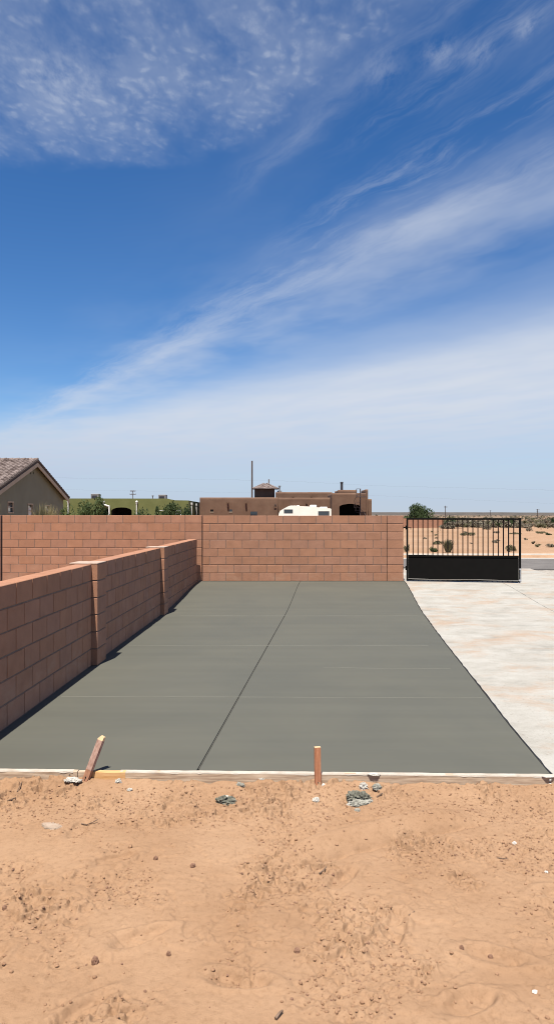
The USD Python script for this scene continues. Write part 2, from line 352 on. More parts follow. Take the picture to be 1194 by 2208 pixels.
STUCCO_B = matte('brown_adobe', (0.104, 0.058, 0.037), (0.144, 0.086, 0.056), 0.7, bump=0.02, bscale=12)
TRIM = matte('tan_trim', (0.2751, 0.2185, 0.1537), (0.3236, 0.263, 0.1942), 2.0)
ROOFDECK = matte('roof_deck', (0.045, 0.034, 0.030), (0.07, 0.055, 0.048), 2.0)
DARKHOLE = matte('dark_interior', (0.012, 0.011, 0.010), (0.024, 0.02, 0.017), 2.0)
VENTRED = matte('clay_vent', (0.05, 0.025, 0.02), (0.15, 0.07, 0.055), 5.0)
RVWHITE = matte('cream_camper_shell', (0.6882, 0.6603, 0.5673), (0.744, 0.7208, 0.6417), 0.6, rough=0.45, spec=0.45)
RVTRIM = matte('camper_fittings', (0.56, 0.55, 0.50), (0.66, 0.65, 0.62), 2.0, rough=0.5)
WHITEFRAME = matte('white_frame', (0.66, 0.66, 0.64), (0.74, 0.74, 0.73), 3.0, rough=0.5)

def make_tile():
    g = Graph(); pos = g('geometry', 'position')
    cell = g('vector_math', 'vector', math_type='floor', vector1=g('mapping', 'vector', vector=pos, scale=(1 / 0.30, 1 / 0.37, 0.0001)))
    r = g('white_noise_texture', 'value', vector=cell)
    n = g('noise_texture', 'fac', vector=pos, scale=6.0, detail=4.0)
    c = g('rgb_ramp', 'color', fac=r, ramp=[(0.0, (0.085, 0.062, 0.054)), (0.5, (0.145, 0.112, 0.099)), (1.0, (0.205, 0.165, 0.148))])
    c = g('mix_color', 'result', blend_type='multiply', fac=0.6, a=c, b=g('rgb_ramp', 'color', fac=n, ramp=[(0.3, (0.75, 0.74, 0.74)), (0.7, (1.1, 1.1, 1.1))]), use_clamp=False)
    return g.build('roof_tile', surface=g('principled_bsdf', 'BSDF', base_color=c, roughness=0.85, specular_ior_level=0.25))
TILE = make_tile()

def make_glass(name, tint):
    g = Graph()
    gl = g('glossy_bsdf', 'BSDF', color=(0.9, 0.93, 0.96), roughness=0.04)
    df = g('diffuse_bsdf', 'BSDF', color=tint)
    fr = g.m('multiply_add', g('fresnel', 'fac', IOR=1.5), 1.0, 0.08, clamp=True)
    return g.build(name, surface=g('mix_closure', 'closure', fac=fr, closure1=df, closure2=gl))
GLASS = make_glass('window_glass', (0.02, 0.022, 0.024))
GLASSD = make_glass('camper_glass', (0.018, 0.02, 0.019))
CURTAIN = matte('pale_curtain', (0.45, 0.42, 0.38), (0.6, 0.57, 0.53), 5.0)

def leaf(name, c1, c2, trans=0.35):
    g = Graph(); r = g('geometry', 'random_per_island')
    col = g('rgb_ramp', 'color', fac=r, ramp=[(0.0, c1), (1.0, c2)])
    d = g('principled_bsdf', 'BSDF', base_color=col, roughness=0.7, specular_ior_level=0.3)
    t = g('translucent_bsdf', 'BSDF', color=col)
    return g.build(name, surface=g('mix_closure', 'closure', fac=trans, closure1=d, closure2=t))
LEAF_G = leaf('green_leaf', (0.065, 0.092, 0.030), (0.135, 0.172, 0.066))
LEAF_D = leaf('dark_leaf', (0.020, 0.040, 0.014), (0.058, 0.088, 0.028))
LEAF_M = leaf('mid_leaf', (0.050, 0.076, 0.026), (0.105, 0.142, 0.054))
LEAF_S = leaf('sage_leaf', (0.18, 0.155, 0.11), (0.28, 0.25, 0.185))
LEAF_Y = leaf('dry_grass', (0.20, 0.17, 0.085), (0.34, 0.30, 0.17))
LEAF_O = leaf('olive_leaf', (0.14, 0.13, 0.07), (0.235, 0.215, 0.125))
BARK = matte('bark', (0.06, 0.045, 0.032), (0.11, 0.085, 0.062), 12.0)

# ------------------------------------------------------------------ levels of the place
def slab_z(y): return 0.165 * smooth(np.asarray(y, float), 13.4, 18.3)
FRONT = lambda x: 5.208 - 0.029 * x                       # inner edge of the form board
WALLX = lambda y: -2.30 + 0.029 * (np.asarray(y, float) - 6.15)    # face of the low wall
ry = np.array([4.9, 5.153, 6.37, 7.62, 10.34, 11.4, 14.4, 18.3, 24.0]); rx = np.array([1.89, 1.91, 2.0, 2.115, 2.36, 2.46, 2.76, 3.147, 3.70])
RIGHTX = lambda y: np.interp(y, ry, rx)
JOINTX = lambda y: -0.56 + 0.0868 * (np.asarray(y, float) - 5.25)
BACK = 18.35

# desert sheet reaching the horizon
def desert_z(x, y):
    z = 0.27 + 0 * x
    z = z + fb(x, y, 0.05, 4, 3) * 0.5 * smooth(y, 31, 70) + fb(x, y, 0.6, 3, 5) * 0.10 * smooth(y, 30.2, 34)
    z = z - 0.9 * smooth(y, 110, 260) + fb(x, y, 0.012, 4, 8) * 2.5 * smooth(y, 120, 400)
    low = (y < 30.0) & (y > -3)
    near = np.where((y < 23.2) & (x > -2.7 - 0 * y) & (x < 9), -0.35, np.where(y < 30.0, -0.06, z))
    near = np.where((y < 5.6) & (np.abs(x) < 15), -0.45, near)
    near = np.where((y >= 23.2) & (y < 30.0), -0.12, near)
    return np.where(y < 30.0, near, z)
ys = np.concatenate([np.linspace(-160, -10, 10), np.arange(-8, 30.0, 1.2), [30.02], np.arange(30.5, 80, 1.0), 80 * np.geomspace(1, 95, 130)])
cols = np.linspace(-1, 1, 241)
cols = np.sign(cols) * (0.35 * np.abs(cols) + 0.65 * np.abs(cols) ** 2.2)
xs = np.stack([cols * max(120, 1.5 * abs(y) + 60) for y in ys])
tag(obj('desert_ground', grid(xs, ys, desert_z), DESERT, smooth=True), 'sandy desert plain with sparse scrub reaching the horizon', None, kind='structure')

# far mesas
def hills(y0, depth, amp, seed, x0, x1, n=260):
    def z(x, y):
        t = (y - y0) / depth
        prof = smooth(t, 0, 0.35) * (1 - smooth(t, 0.75, 1.0))
        return -3 + prof * (amp * (0.55 + 1.0 * np.clip(fb(x, y * 0.3, 1 / 900.0, 5, seed) + 0.25, 0, 1)) + 3) + fb(x, y, 1 / 60.0, 3, seed + 4) * 1.6 * prof
    return grid(np.linspace(x0, x1, n), np.linspace(y0, y0 + depth, 14), z)
tag(obj('hills', hills(2300, 900, 7.5, 2, -3500, 3500), HILL, smooth=True), 'low dark scrub covered mesa along the horizon', None, kind='structure')
tag(obj('hills', hills(4200, 1500, 20, 9, -6500, 6500), HILL, smooth=True), 'farther low mesa along the horizon', None, kind='structure')

# road and kerbs
def road_sheet(x0, x1, y0, y1, z0): return grid(np.linspace(x0, x1, 60), np.linspace(y0, y1, 5), lambda x, y: z0 + 0.03 * np.sin((y - y0) / (y1 - y0) * math.pi) + 0 * x)
tag(obj('road', road_sheet(-120, 160, 23.55, 29.55, 0.07), ASPHALT, smooth=True), 'grey asphalt street running past the gate', None, kind='structure')
kprof = [(0, -0.2), (0, 0.075), (0.42, 0.095), (0.46, 0.235), (0.62, 0.245), (0.64, 0.19), (0.64, -0.2)]
def kerb_run(x0, x1):
    m = prism(kprof, x1 - x0); v = m.vertices.copy(); m.vertices = np.stack([v[:, 2] + x0, v[:, 0] + 29.4, v[:, 1]], 1)
    if m.volume < 0: m.invert()
    return m
k = thing('kerb', None, None, kind='structure')
for i in range(12): obj('kerb_stone', kerb_run(-6 + i * 3.05, -6 + i * 3.05 + 3.04), KERB, k)
obj('kerb_stone', kerb_run(-120, -6.01), KERB, k); obj('kerb_stone', kerb_run(30.61, 160), KERB, k)

# fresh slab: two bays with a tooled joint between them
yy = np.concatenate([np.linspace(5.3, 13, 30), np.linspace(13.2, BACK - 0.004, 34)])
def bay(x_left, x_right, n=14):
    xs = np.stack([np.linspace(0, 1, n)] * (len(yy) + 1)); ys0 = np.concatenate([[5.2], yy])
    L, R = x_left(ys0), x_right(ys0)
    X = L[:, None] + (R - L)[:, None] * xs
    m = grid(X, ys0, lambda x, y: slab_z(y))
    v = m.vertices.copy(); first = slice(0, n); v[first, 1] = FRONT(v[first, 0]) + 0.001
    # drop the rim to give the slab its thickness
    r, c = len(ys0), n
    idx = np.arange(r * c).reshape(r, c)
    rim = np.concatenate([idx[0], idx[1:, -1], idx[-1, ::-1][1:], idx[::-1, 0][1:]])
    low = v[rim].copy(); low[:, 2] -= 0.11
    base = len(v); f = []
    for i in range(len(rim) - 1):
        f += [[rim[i], base + i, rim[i + 1]], [rim[i + 1], base + i, base + i + 1]]
    return trimesh.Trimesh(np.vstack([v, low]), np.vstack([m.faces, np.array(f)]), process=False)
slab = thing('concrete_slab', None, None, kind='structure')
obj('slab_bay', bay(lambda y: WALLX(y) + 0.004, lambda y: JOINTX(y) - 0.009), SLAB, slab, smooth=40)
obj('slab_bay', bay(lambda y: JOINTX(y) + 0.009, lambda y: RIGHTX(y) - 0.011), SLAB, slab, smooth=40)
def strip(xl, xr, y0, y1, dz, n=60):
    ys = np.linspace(y0, y1, n); X = np.stack([xl(ys), xr(ys)], 1)
    return grid(X, ys, lambda x, y: slab_z(y) + dz)
obj('tooled_joint', strip(lambda y: JOINTX(y) - 0.0105, lambda y: JOINTX(y) + 0.0105, 5.3, BACK, -0.009), JOINT, slab)
def float_line(y0, w, a=0.0, b=1.0):
    m = []
    for lo, hi, n in ((a, b, 40),):
        xs_ = np.linspace(0, 1, n); yl = y0 - 0.012 * (-2 + 4.6 * xs_)
        X = (WALLX(yl) + 0.12) + (RIGHTX(yl) - 0.05 - WALLX(yl) - 0.12) * (lo + (hi - lo) * xs_)
        wob = (meshkit.noise(np.stack([X * 1.7, X * 0 + y0, X * 0], -1), 5) - 0.5) * 0.02
        gap = np.abs(X - JOINTX(yl)) < 0.01
        ww = w * (0.35 + meshkit.noise(np.stack([X * 2.3, X * 0 + 3 * y0, X * 0], -1), 8))
        v = np.concatenate([np.stack([X, yl + wob - ww / 2, slab_z(yl) + 0.0004], -1), np.stack([X, yl + wob, slab_z(yl) + 0.003], -1), np.stack([X, yl + wob + ww / 2, slab_z(yl) + 0.0004], -1)])
        f = []
        for i in range(n - 1):
            for k_ in (0, n):
                f += [[k_ + i, k_ + i + 1, k_ + n + i + 1], [k_ + i, k_ + n + i + 1, k_ + n + i]]
        m.append(trimesh.Trimesh(v, np.array(f), process=False))
    return cat(*m)
for y0, w, a, b in ((7.37, 0.022, 0, 1), (10.27, 0.028, 0, 0.95), (13.3, 0.036, 0.05, 0.98), (8.75, 0.016, 0.62, 0.97)):
    obj('float_ridge', float_line(y0, w, a, b), RIDGE, slab, smooth=True)

# old driveway slab on the right, in two bays, with black felt in the gap to the fresh slab
JX2 = lambda y: 5.47 + 0.071 * (np.asarray(y, float) - 18.3)
BX = lambda y: 7.28 + 0.1875 * (np.asarray(y, float) - 19.5)
def old_z(x, y): return slab_z(y) - 0.07 * smooth(y, 20.5, 23.6) + 0.004
def old_bay(xl, xr, n):
    ys0 = np.concatenate([np.linspace(5.2, 13, 60), np.linspace(13.2, 23.62, 60)])
    L, R = xl(ys0), xr(ys0); X = L[:, None] + (R - L)[:, None] * np.linspace(0, 1, n)[None]
    m = grid(X, ys0, old_z)
    v = m.vertices.copy(); r, c = len(ys0), n; idx = np.arange(r * c).reshape(r, c)
    v[idx[0], 1] = FRONT(v[idx[0], 0]) + 0.002
    # a chipped, uneven left lip
    e = idx[:, 0]; v[e, 0] += (meshkit.fbm(np.stack([v[e, 1] * 9, v[e, 1] * 0, v[e, 1] * 0], -1), 4, 3) - 0.5) * 0.022
    rim = np.concatenate([idx[0], idx[1:, -1], idx[-1, ::-1][1:], idx[::-1, 0][1:]])
    low = v[rim].copy(); low[:, 2] -= 0.12; b = len(v)
    f = []
    for i in range(len(rim) - 1): f += [[rim[i], b + i, rim[i + 1]], [rim[i + 1], b + i, b + i + 1]]
    return trimesh.Trimesh(np.vstack([v, low]), np.vstack([m.faces, np.array(f)]), process=False)
drive = thing('driveway', None, None, kind='structure')
obj('driveway_bay', old_bay(lambda y: RIGHTX(y) + 0.006, lambda y: JX2(y) - 0.004, 24), OLD, drive, smooth=30)
obj('driveway_bay', old_bay(lambda y: JX2(y) + 0.004, BX, 20), OLD, drive, smooth=30)
obj('tooled_joint', grid(np.stack([JX2(np.linspace(5, 23.5, 40)) - 0.006, JX2(np.linspace(5, 23.5, 40)) + 0.006], 1), np.linspace(5, 23.5, 40), lambda x, y: old_z(x, y) - 0.012), JOINT, drive)
obj('expansion_felt', strip(lambda y: RIGHTX(y) - 0.014, lambda y: RIGHTX(y) + 0.012, 5.17, BACK, -0.016, 120), FELT, drive)
# rough gravelly verge right of the driveway
verge = grid(np.linspace(0.004, 1, 60)[None] * 9 + BX(np.linspace(4.6, 23.5, 90))[:, None], np.linspace(4.6, 23.5, 90), lambda x, y: old_z(x, y) - 0.045 + fb(x, y, 3.0, 4, 2) * 0.10)
tag(obj('verge', verge, DIRT, smooth=True), 'rough gravelly dirt beside the driveway', None, kind='structure')

# ------------------------------------------------------------------ foreground sand
FEET = [(-0.62, 3.35, 0.5, 1), (0.95, 3.2, -0.35, 1), (0.35, 3.9, 0.9, 1), (-1.25, 3.15, 1.1, 1), (1.45, 3.75, 0.2, 1), (-0.15, 3.05, -0.2, 1), (0.55, 3.45, 1.3, .8), (-0.9, 4.1, 0.7, .8), (1.05, 4.25, -0.9, .7), (-1.55, 3.75, 0.3, .9), (0.15, 4.35, 0.4, .6), (1.62, 3.1, 1.2, 1), (-1.2, 4.5, 1.4, .7), (0.75, 2.9, 0.4, 1), (-0.75, 2.85, 0.9, 1)]
def sand_z(x, y):
    z = -0.098 + 0 * x
    z = z + fb(x, y, 0.9, 3, 21) * 0.040 + fb(x, y, 2.6, 3, 22) * 0.022
    wx, wy = x + fb(x, y, 5, 3, 41) * 0.12, y + fb(x, y, 5, 3, 42) * 0.12
    rough = smooth(fb(wx, wy, 2.6, 4, 23), -0.06, 0.10)
    rough = np.maximum(rough, 0.8 * smooth(y, 4.35, 4.75) * smooth(fb(x, y, 3.3, 2, 29), -0.18, 0.08))
    chunk = smooth(fb(wx, wy, 4.2, 3, 35), -0.02, 0.10)
    z = z + rough * (np.abs(fb(x, y, 11, 3, 24)) * -0.062 + fb(x, y, 32, 3, 25) * 0.042)
    q = fb(x, y, 24, 2, 36); z = z + rough * chunk * 0.022 * (smooth(q, 0.02, 0.07) - 0.6 * smooth(q, -0.04, -0.10))
    z = z + fb(x, y, 15, 3, 26) * 0.010 + (0.25 + rough) * fb(x, y, 75, 2, 27) * 0.006
    # crusted slabs: small terraces where the crust broke
    t = fb(wx, wy, 6.5, 4, 28); z = z + 0.007 * smooth(t, 0.03, 0.07) * smooth(fb(x, y, 1.7, 2, 31), -0.02, 0.1)
    for fx, fy, a, k in FEET:
        ca, sa = math.cos(a), math.sin(a)
        u = (x - fx) * ca + (y - fy) * sa; w = -(x - fx) * sa + (y - fy) * ca
        w = w + fb(x, y, 9, 2, 55) * 0.05; u = u + fb(x, y, 9, 2, 56) * 0.06
        r = np.sqrt((u / 0.15) ** 2 + (w / (0.058 - 0.012 * np.clip(u / 0.15, -1, 1))) ** 2)
        z = z - 0.022 * k * (1 - smooth(r, 0.55, 1.0)) + 0.010 * k * np.exp(-((r - 1.25) / 0.28) ** 2)
    # long smooth drag mark towards the slab
    p0, p1 = np.array([0.02, 4.06]), np.array([1.34, 4.70])
    d = (p1 - p0) / np.linalg.norm(p1 - p0); n = np.array([-d[1], d[0]])
    s = (x - p0[0]) * d[0] + (y - p0[1]) * d[1]; w = (x - p0[0]) * n[0] + (y - p0[1]) * n[1] - 0.06 * np.sin(s * 2.0)
    on = smooth(s, -0.15, 0.25) * (1 - smooth(s, 1.1, 1.5))
    flat_ = 0.9 * on * np.exp(-(w / 0.075) ** 4); z = z * (1 - flat_) + flat_ * (-0.080 + 0.012 * fb(x, y, 2, 2, 71))
    z = z + on * (0.058 * smooth(w, -0.10, 0.07) * (1 - smooth(w, 0.075, 0.115)) - 0.036 * np.exp(-((w + 0.10) / 0.024) ** 2) * (0.5 + fb(x, y, 14, 2, 73)))
    # banked up against the form board
    edge = FRONT(x) - 0.04
    z = z + 0.054 * np.exp(-((edge - y) / 0.14) ** 2) * (0.5 + 1.6 * (fb(x, x * 0 + 2.0, 4.2, 3, 33) + 0.3))
    return np.minimum(z, -0.018)
dense = 0.0052
gx = np.concatenate([np.linspace(-14, -2.45, 40)[:-1], np.arange(-2.4, 2.4, dense), np.linspace(2.42, 14, 40)])
t = np.concatenate([np.linspace(-8, 2.3, 50)[:-1], np.arange(2.35, 5.165, dense)])
gy = np.append(t, 5.166)
sx = np.stack([gx] * len(gy)); 
def sand_mesh():
    m = grid(gx, gy, lambda x, y: 0 * x)
    v = m.vertices.copy()
    s = smooth(v[:, 1], 4.6, 5.166)                        # slant the last rows along the board
    v[:, 1] += s * (FRONT(v[:, 0]) - 0.042 - 5.166)
    v[:, 2] = sand_z(v[:, 0], v[:, 1]); m.vertices = v; return m
tag(obj('sand', sand_mesh(), SAND, smooth=True), 'trampled orange sand in front of the slab', None, kind='structure')
def sz(x, y): return float(sand_z(np.array([float(x)]), np.array([float(y)]))[0])

def clod(r, seed, flat=0.7, sub=1, jagged=0.0):
    m = trimesh.creation.icosphere(subdivisions=sub, radius=1.0)
    v = m.vertices.copy(); k = 0.72 + 0.62 * meshkit.fbm(v * 1.6 + seed * 3.1, 3, seed % 50)
    if jagged: k = k * (1 + jagged * (meshkit.fbm(v * 4.5 + seed * 1.7, 4, seed % 40 + 3) - 0.5) * 2)
    v *= k[:, None]; v[:, 2] *= flat; m.vertices = v * r; return m
def scatter(n, rlo, rhi, seed, y0=2.5, y1=5.1, want=None):
    r_ = np.random.default_rng(seed); shapes = [clod(1.0, 100 + seed * 7 + i, 0.75, 0 if rhi < 0.006 else 1) for i in range(8)]
    V, Fc, base = [], [], 0; px, py = r_.uniform(-2.35, 2.35, n * 3), r_.uniform(y0, y1, n * 3)
    wx, wy = px + fb(px, py, 5, 3, 41) * 0.12, py + fb(px, py, 5, 3, 42) * 0.12
    rough = smooth(fb(wx, wy, 2.6, 4, 23), -0.06, 0.10); rough = np.maximum(rough, 0.8 * smooth(py, 4.3, 4.7))
    keep = np.nonzero(r_.uniform(0, 1, n * 3) < 0.03 + 0.97 * rough ** 1.6)[0][:n]
    zz = sand_z(px[keep], py[keep])
    for i, z in zip(keep, zz):
        s = shapes[r_.integers(8)]; k_ = rlo * (rhi / rlo) ** (r_.uniform() ** 2.2); a = r_.uniform(0, 6.28); ca, sa = math.cos(a), math.sin(a)
        v = s.vertices * k_ * r_.uniform(0.75, 1.3, 3); v = np.stack([v[:, 0] * ca - v[:, 1] * sa, v[:, 0] * sa + v[:, 1] * ca, v[:, 2]], 1) + [px[i], py[i], z + 0.25 * k_]
        V.append(v); Fc.append(s.faces + base); base += len(v)
    return trimesh.Trimesh(np.vstack(V), np.vstack(Fc), process=False)
tag(obj('sand_crumbs', scatter(12000, 0.0016, 0.0085, 3), CLOD, smooth=False), 'small crumbs of crusted sand strewn over the trampled ground', 'crumbs', kind='stuff')
tag(obj('sand_crumbs', scatter(1500, 0.0018, 0.007, 5), CLODD, smooth=False), 'small dark crumbs and chips strewn over the sand', 'crumbs', kind='stuff')

# ------------------------------------------------------------------ block walls
COURSE, LEN, GAP = 0.2035, 0.4045, 0.0115
def pick(): return BLOCK[int(rng.integers(len(BLOCK)))]
def put_block(parent, x0, x1, y0, y1, z0, z1, name='block'):
    o = rng.uniform(-0.0018, 0.0018, 2); o2 = rng.uniform(-0.0012, 0.0012)
    return obj(name, block_mesh(x0, x1, y0 + o[0], y1 + o[1], z0 + o2, z1 + o2, 0.0046), pick(), parent)
def run_of(a, b, first, length):
    """Block ends from a to b when the first block has the given length."""
    e = [a]; x = a + first
    while x < b - 0.05: e.append(x); x += length
    if b - e[-1] < 0.03 and len(e) > 1: e.pop()
    return e + [b]

# the back wall, right section (local frame: x along the wall, y = 0 its front face)
TOPR = 1.792
wall = thing('block_wall', 'tall tan block wall closing the far end of the slab, right section beside the gate', 'wall', (0, BACK, 0), 0)
X0, X1, XC = -1.838, 2.716, 3.124
rows = 9
for r in range(rows):
    z1 = TOPR - r * COURSE; z0 = z1 - COURSE
    e = run_of(X0, X1, 0.372 if r % 2 == 0 else 0.172, LEN)
    for a, b in zip(e[:-1], e[1:]): put_block(wall, a + GAP / 2, b - GAP / 2, 0, 0.194, z0 + GAP / 2, z1 - GAP / 2)
    put_block(wall, X1 + 0.010, XC, -0.010, 0.30, z0 + GAP / 2, z1 - GAP / 2)
obj('mortar_bed', cat(box(X0 + 0.004, X1 - 0.002, 0.0055, 0.187, TOPR - rows * COURSE, TOPR - 0.016), box(X1 + 0.02, XC - 0.006, -0.003, 0.295, TOPR - rows * COURSE, TOPR - 0.016)), MORTAR, wall)
# left section, behind the low wall
TOPL = 1.806
wall2 = thing('block_wall', 'tall tan block wall in the far left corner, behind the long low wall', 'wall', (0, BACK + 0.004, 0), 0)
for r in range(9):
    z1 = TOPL - r * COURSE; z0 = z1 - COURSE
    put_block(wall2, -2.262, -1.858, -0.014, 0.30, z0 + GAP / 2, z1 - GAP / 2)
    for a0, b0 in ((-6.795, -2.270), (-11.2, -6.83)):
        first = 0.345 if r % 2 == 0 else 0.14
        e = sorted(a0 + b0 - q_ for q_ in run_of(a0, b0, first, 0.3975))
        for a, b in zip(e[:-1], e[1:]): put_block(wall2, a + GAP / 2, b - GAP / 2, 0, 0.194, z0 + GAP / 2, z1 - GAP / 2)
zb = TOPL - 9 * COURSE
obj('mortar_bed', cat(box(-2.258, -1.862, -0.008, 0.295, zb, TOPL - 0.016), box(-6.79, -2.266, 0.0055, 0.187, zb, TOPL - 0.016), box(-11.2, -6.835, 0.0055, 0.187, zb, TOPL - 0.016)), MORTAR, wall2)

# low wall along the left of the slab (local frame: y along the wall, x = 0 its face to the slab)
ang = -math.atan(0.029)
low = thing('low_block_wall', 'long low tan block wall with two pilasters along the left edge of the slab', 'wall', (float(WALLX(0.0)), 0, 0), ang)
k0 = math.sqrt(1 + 0.029 ** 2)
secs = [(1.70, 8.89), (9.29, 13.33), (13.73, 18.10)]
secs = [(a * k0, b * k0) for a, b in secs]
TOPW = 6 * COURSE
beds = []
for si, (a0, b0) in enumerate(secs):
    for r in range(8):
        z1 = TOPW - r * COURSE; z0 = z1 - COURSE
        first = 0.37 if r % 2 == 0 else 0.17
        if si == 0: e = sorted(a0 + b0 - q_ for q_ in run_of(a0, b0, first, 0.4))
        else: e = run_of(a0, b0, first, 0.403)
        if r > 6: continue
        for a, b in zip(e[:-1], e[1:]):
            lift = 0.006 if r == 0 and rng.uniform() < 0.25 else 0
            put_block(low, -0.194 - lift * 0.6, lift, a + GAP / 2, b - GAP / 2, z0 + GAP / 2, z1 - GAP / 2)
    beds.append(box(-0.187, -0.006, a0 + 0.003, b0 - 0.003, TOPW - 7 * COURSE, TOPW - 0.016))
for a in (8.89 * k0, 13.33 * k0):
    for r in range(7):
        z1 = TOPW - r * COURSE; z0 = z1 - COURSE
        put_block(low, -0.267, 0.072, a, a + 0.397, z0 + GAP / 2, z1 - GAP / 2, 'pilaster_block')
    beds.append(box(-0.261, 0.066, a + 0.006, a + 0.391, TOPW - 7 * COURSE, TOPW - 0.016))
    cap = block_mesh(-0.268, 0.073, a - 0.002, a + 0.399, TOPW - 0.004, TOPW + 0.010, 0.004)
    obj('mortar_cap', cap, CAPMORTAR, low)
obj('mortar_bed', cat(*beds), MORTAR, low)

# ------------------------------------------------------------------ form board and stakes
def rough_board(x0, x1, seed, z0=-0.088, z1=0.006, t=0.038):
    """A board along the slab's front edge: x along it, with slightly wavy faces and a worn top edge."""
    n = int((x1 - x0) / 0.03) + 2; xs_ = np.linspace(x0, x1, n)
    ring = np.array([(-t, z0), (-t, z1 - 0.004), (-t + 0.004, z1), (-0.003, z1), (0.0, z1 - 0.003), (0.0, z0)])
    w = (meshkit.fbm(np.stack([xs_ * 6, xs_ * 0, xs_ * 0], -1), 4, seed) - 0.5)
    V = []
    for i, x in enumerate(xs_):
        for j, (y, z) in enumerate(ring):
            V.append([x, FRONT(x) + y + (0.004 * w[i] if j in (0, 1) else 0) , z + (0.010 * w[i] if j in (1, 2, 3, 4) else 0)])
    V = np.array(V); Fc = []
    m_ = len(ring)
    for i in range(n - 1):
        for j in range(m_):
            a, b = i * m_ + j, i * m_ + (j + 1) % m_
            Fc += [[a, a + m_, b + m_], [a, b + m_, b]]
    for i in (0, n - 1):
        for j in range(1, m_ - 1):
            tri = [i * m_, i * m_ + j, i * m_ + j + 1]; Fc.append(tri if i == 0 else tri[::-1])
    me = trimesh.Trimesh(V, np.array(Fc), process=False); trimesh.repair.fix_normals(me); return me
def smear(x0, x1, seed):
    n = int((x1 - x0) / 0.012) + 2; xs_ = np.linspace(x0, x1, n)
    w = meshkit.fbm(np.stack([xs_ * 14, xs_ * 0, xs_ * 0], -1), 4, seed); w2 = meshkit.fbm(np.stack([xs_ * 6, xs_ * 0 + 4, xs_ * 0], -1), 4, seed) - 0.5
    y0, y1 = -0.0385 - 0.006 * np.clip(w - 0.5, 0, 1), 0.003 + 0.008 * w
    zt = 0.0085 + 0.003 * w2
    V = np.concatenate([np.stack([xs_, FRONT(xs_) + y0, zt - 0.007 - 0.02 * np.clip(w - 0.55, 0, 1)], 1), np.stack([xs_, FRONT(xs_) + y0 + 0.004, zt], 1), np.stack([xs_, FRONT(xs_) + y1 - 0.004, zt], 1), np.stack([xs_, FRONT(xs_) + y1, zt * 0 + 0.001], 1)])
    Fc = []
    for k_ in range(3):
        for i in range(n - 1):
            a, b = k_ * n + i, (k_ + 1) * n + i
            Fc += [[a, a + 1, b + 1], [a, b + 1, b]]
    return trimesh.Trimesh(V, np.array(Fc), process=False)
b1 = thing('form_board', 'weathered wooden form board along the near edge of the slab, long right piece', 'board')
obj('plank', rough_board(-1.395, 4.7, 4), BOARD, b1, smooth=40)
obj('cement_smear', smear(-1.10, 4.7, 7), CEMENT, b1, smooth=40)
obj('stained_patch', rough_board(-1.31, -1.06, 6, -0.086, 0.0072, 0.0405), BOARD2, b1, smooth=40)
b2 = thing('form_board', 'short greyish wooden form board left of the leaning stake', 'board')
obj('plank', rough_board(-2.6, -1.400, 9), BOARD, b2, smooth=40)
obj('cement_smear', smear(-2.6, -1.43, 12), CEMENT, b2, smooth=40)
obj('nail', cyl(0.003, (-1.452, FRONT(-1.452) - 0.058, -0.012), (-1.452, FRONT(-1.452) - 0.03, -0.016), 6), NAIL, b2)

def jag(w, t, h, seed, rag=0.02):
    """A square stake: local z up, x across (w), y thickness (t); its top broken unevenly when rag > 0. Returns (lower, upper, break)."""
    r_ = np.random.default_rng(seed)
    def seg(z0, z1, s0=1.0, s1=1.0):
        n = 7; V = []
        for i in range(n):
            f = i / (n - 1); k_ = s0 + (s1 - s0) * f; o = r_.uniform(-0.0012, 0.0012, 2)
            V += [[-w / 2 * k_ + o[0], -t / 2 * k_, z0 + (z1 - z0) * f], [w / 2 * k_ + o[0], -t / 2 * k_ + o[1], z0 + (z1 - z0) * f], [w / 2 * k_ + o[0], t / 2 * k_, z0 + (z1 - z0) * f], [-w / 2 * k_ + o[0], t / 2 * k_ + o[1], z0 + (z1 - z0) * f]]
        V = np.array(V); Fc = []
        for i in range(n - 1):
            for j in range(4):
                a, b = i * 4 + j, i * 4 + (j + 1) % 4; Fc += [[a, b, b + 4], [a, b + 4, a + 4]]
        Fc += [[0, 2, 1], [0, 3, 2], [4 * n - 4, 4 * n - 3, 4 * n - 2], [4 * n - 4, 4 * n - 2, 4 * n - 1]]
        return trimesh.Trimesh(V, np.array(Fc), process=False)
    return seg
# leaning stake with a broken top
foot = pix(179, 1690, 5.165)
st = thing('leaning_stake', 'weathered wooden stake leaning to the right, its top split and broken', 'stake', (foot[0], foot[1], -0.09))
seg = jag(0.046, 0.026, 0.4, 3)
lean = trimesh.transformations.rotation_matrix(math.radians(19.5), [0, 1, 0]) @ trimesh.transformations.rotation_matrix(math.radians(-12), [1, 0, 0]) @ trimesh.transformations.rotation_matrix(math.radians(-28), [0, 0, 1])
def leaned(m): m = m.copy(); m.apply_transform(lean); return m
obj('shaft', leaned(seg(0.125, 0.335)), STAKE_A, st)
obj('damp_foot', leaned(seg(-0.10, 0.125, 1.01, 1.01)), STAKE_D, st)
v = np.array([(-0.023, -0.013, 0.335), (0.023, -0.013, 0.335), (0.023, 0.013, 0.335), (-0.023, 0.013, 0.335), (-0.021, -0.012, 0.343), (-0.004, -0.012, 0.366), (0.010, -0.010, 0.372), (0.022, -0.011, 0.360), (0.021, 0.011, 0.366), (0.002, 0.010, 0.352), (-0.012, 0.011, 0.370), (-0.022, 0.012, 0.350)])
f = [[0, 1, 5], [0, 5, 4], [1, 7, 5], [5, 7, 6], [1, 2, 8], [1, 8, 7], [2, 3, 9], [2, 9, 8], [3, 11, 9], [9, 11, 10], [3, 0, 4], [3, 4, 11], [4, 5, 9], [4, 9, 10], [4, 10, 11], [5, 6, 9], [6, 7, 8], [6, 8, 9]]
obj('broken_top', leaned(trimesh.Trimesh(v, f, process=False)), RAWWOOD, st)
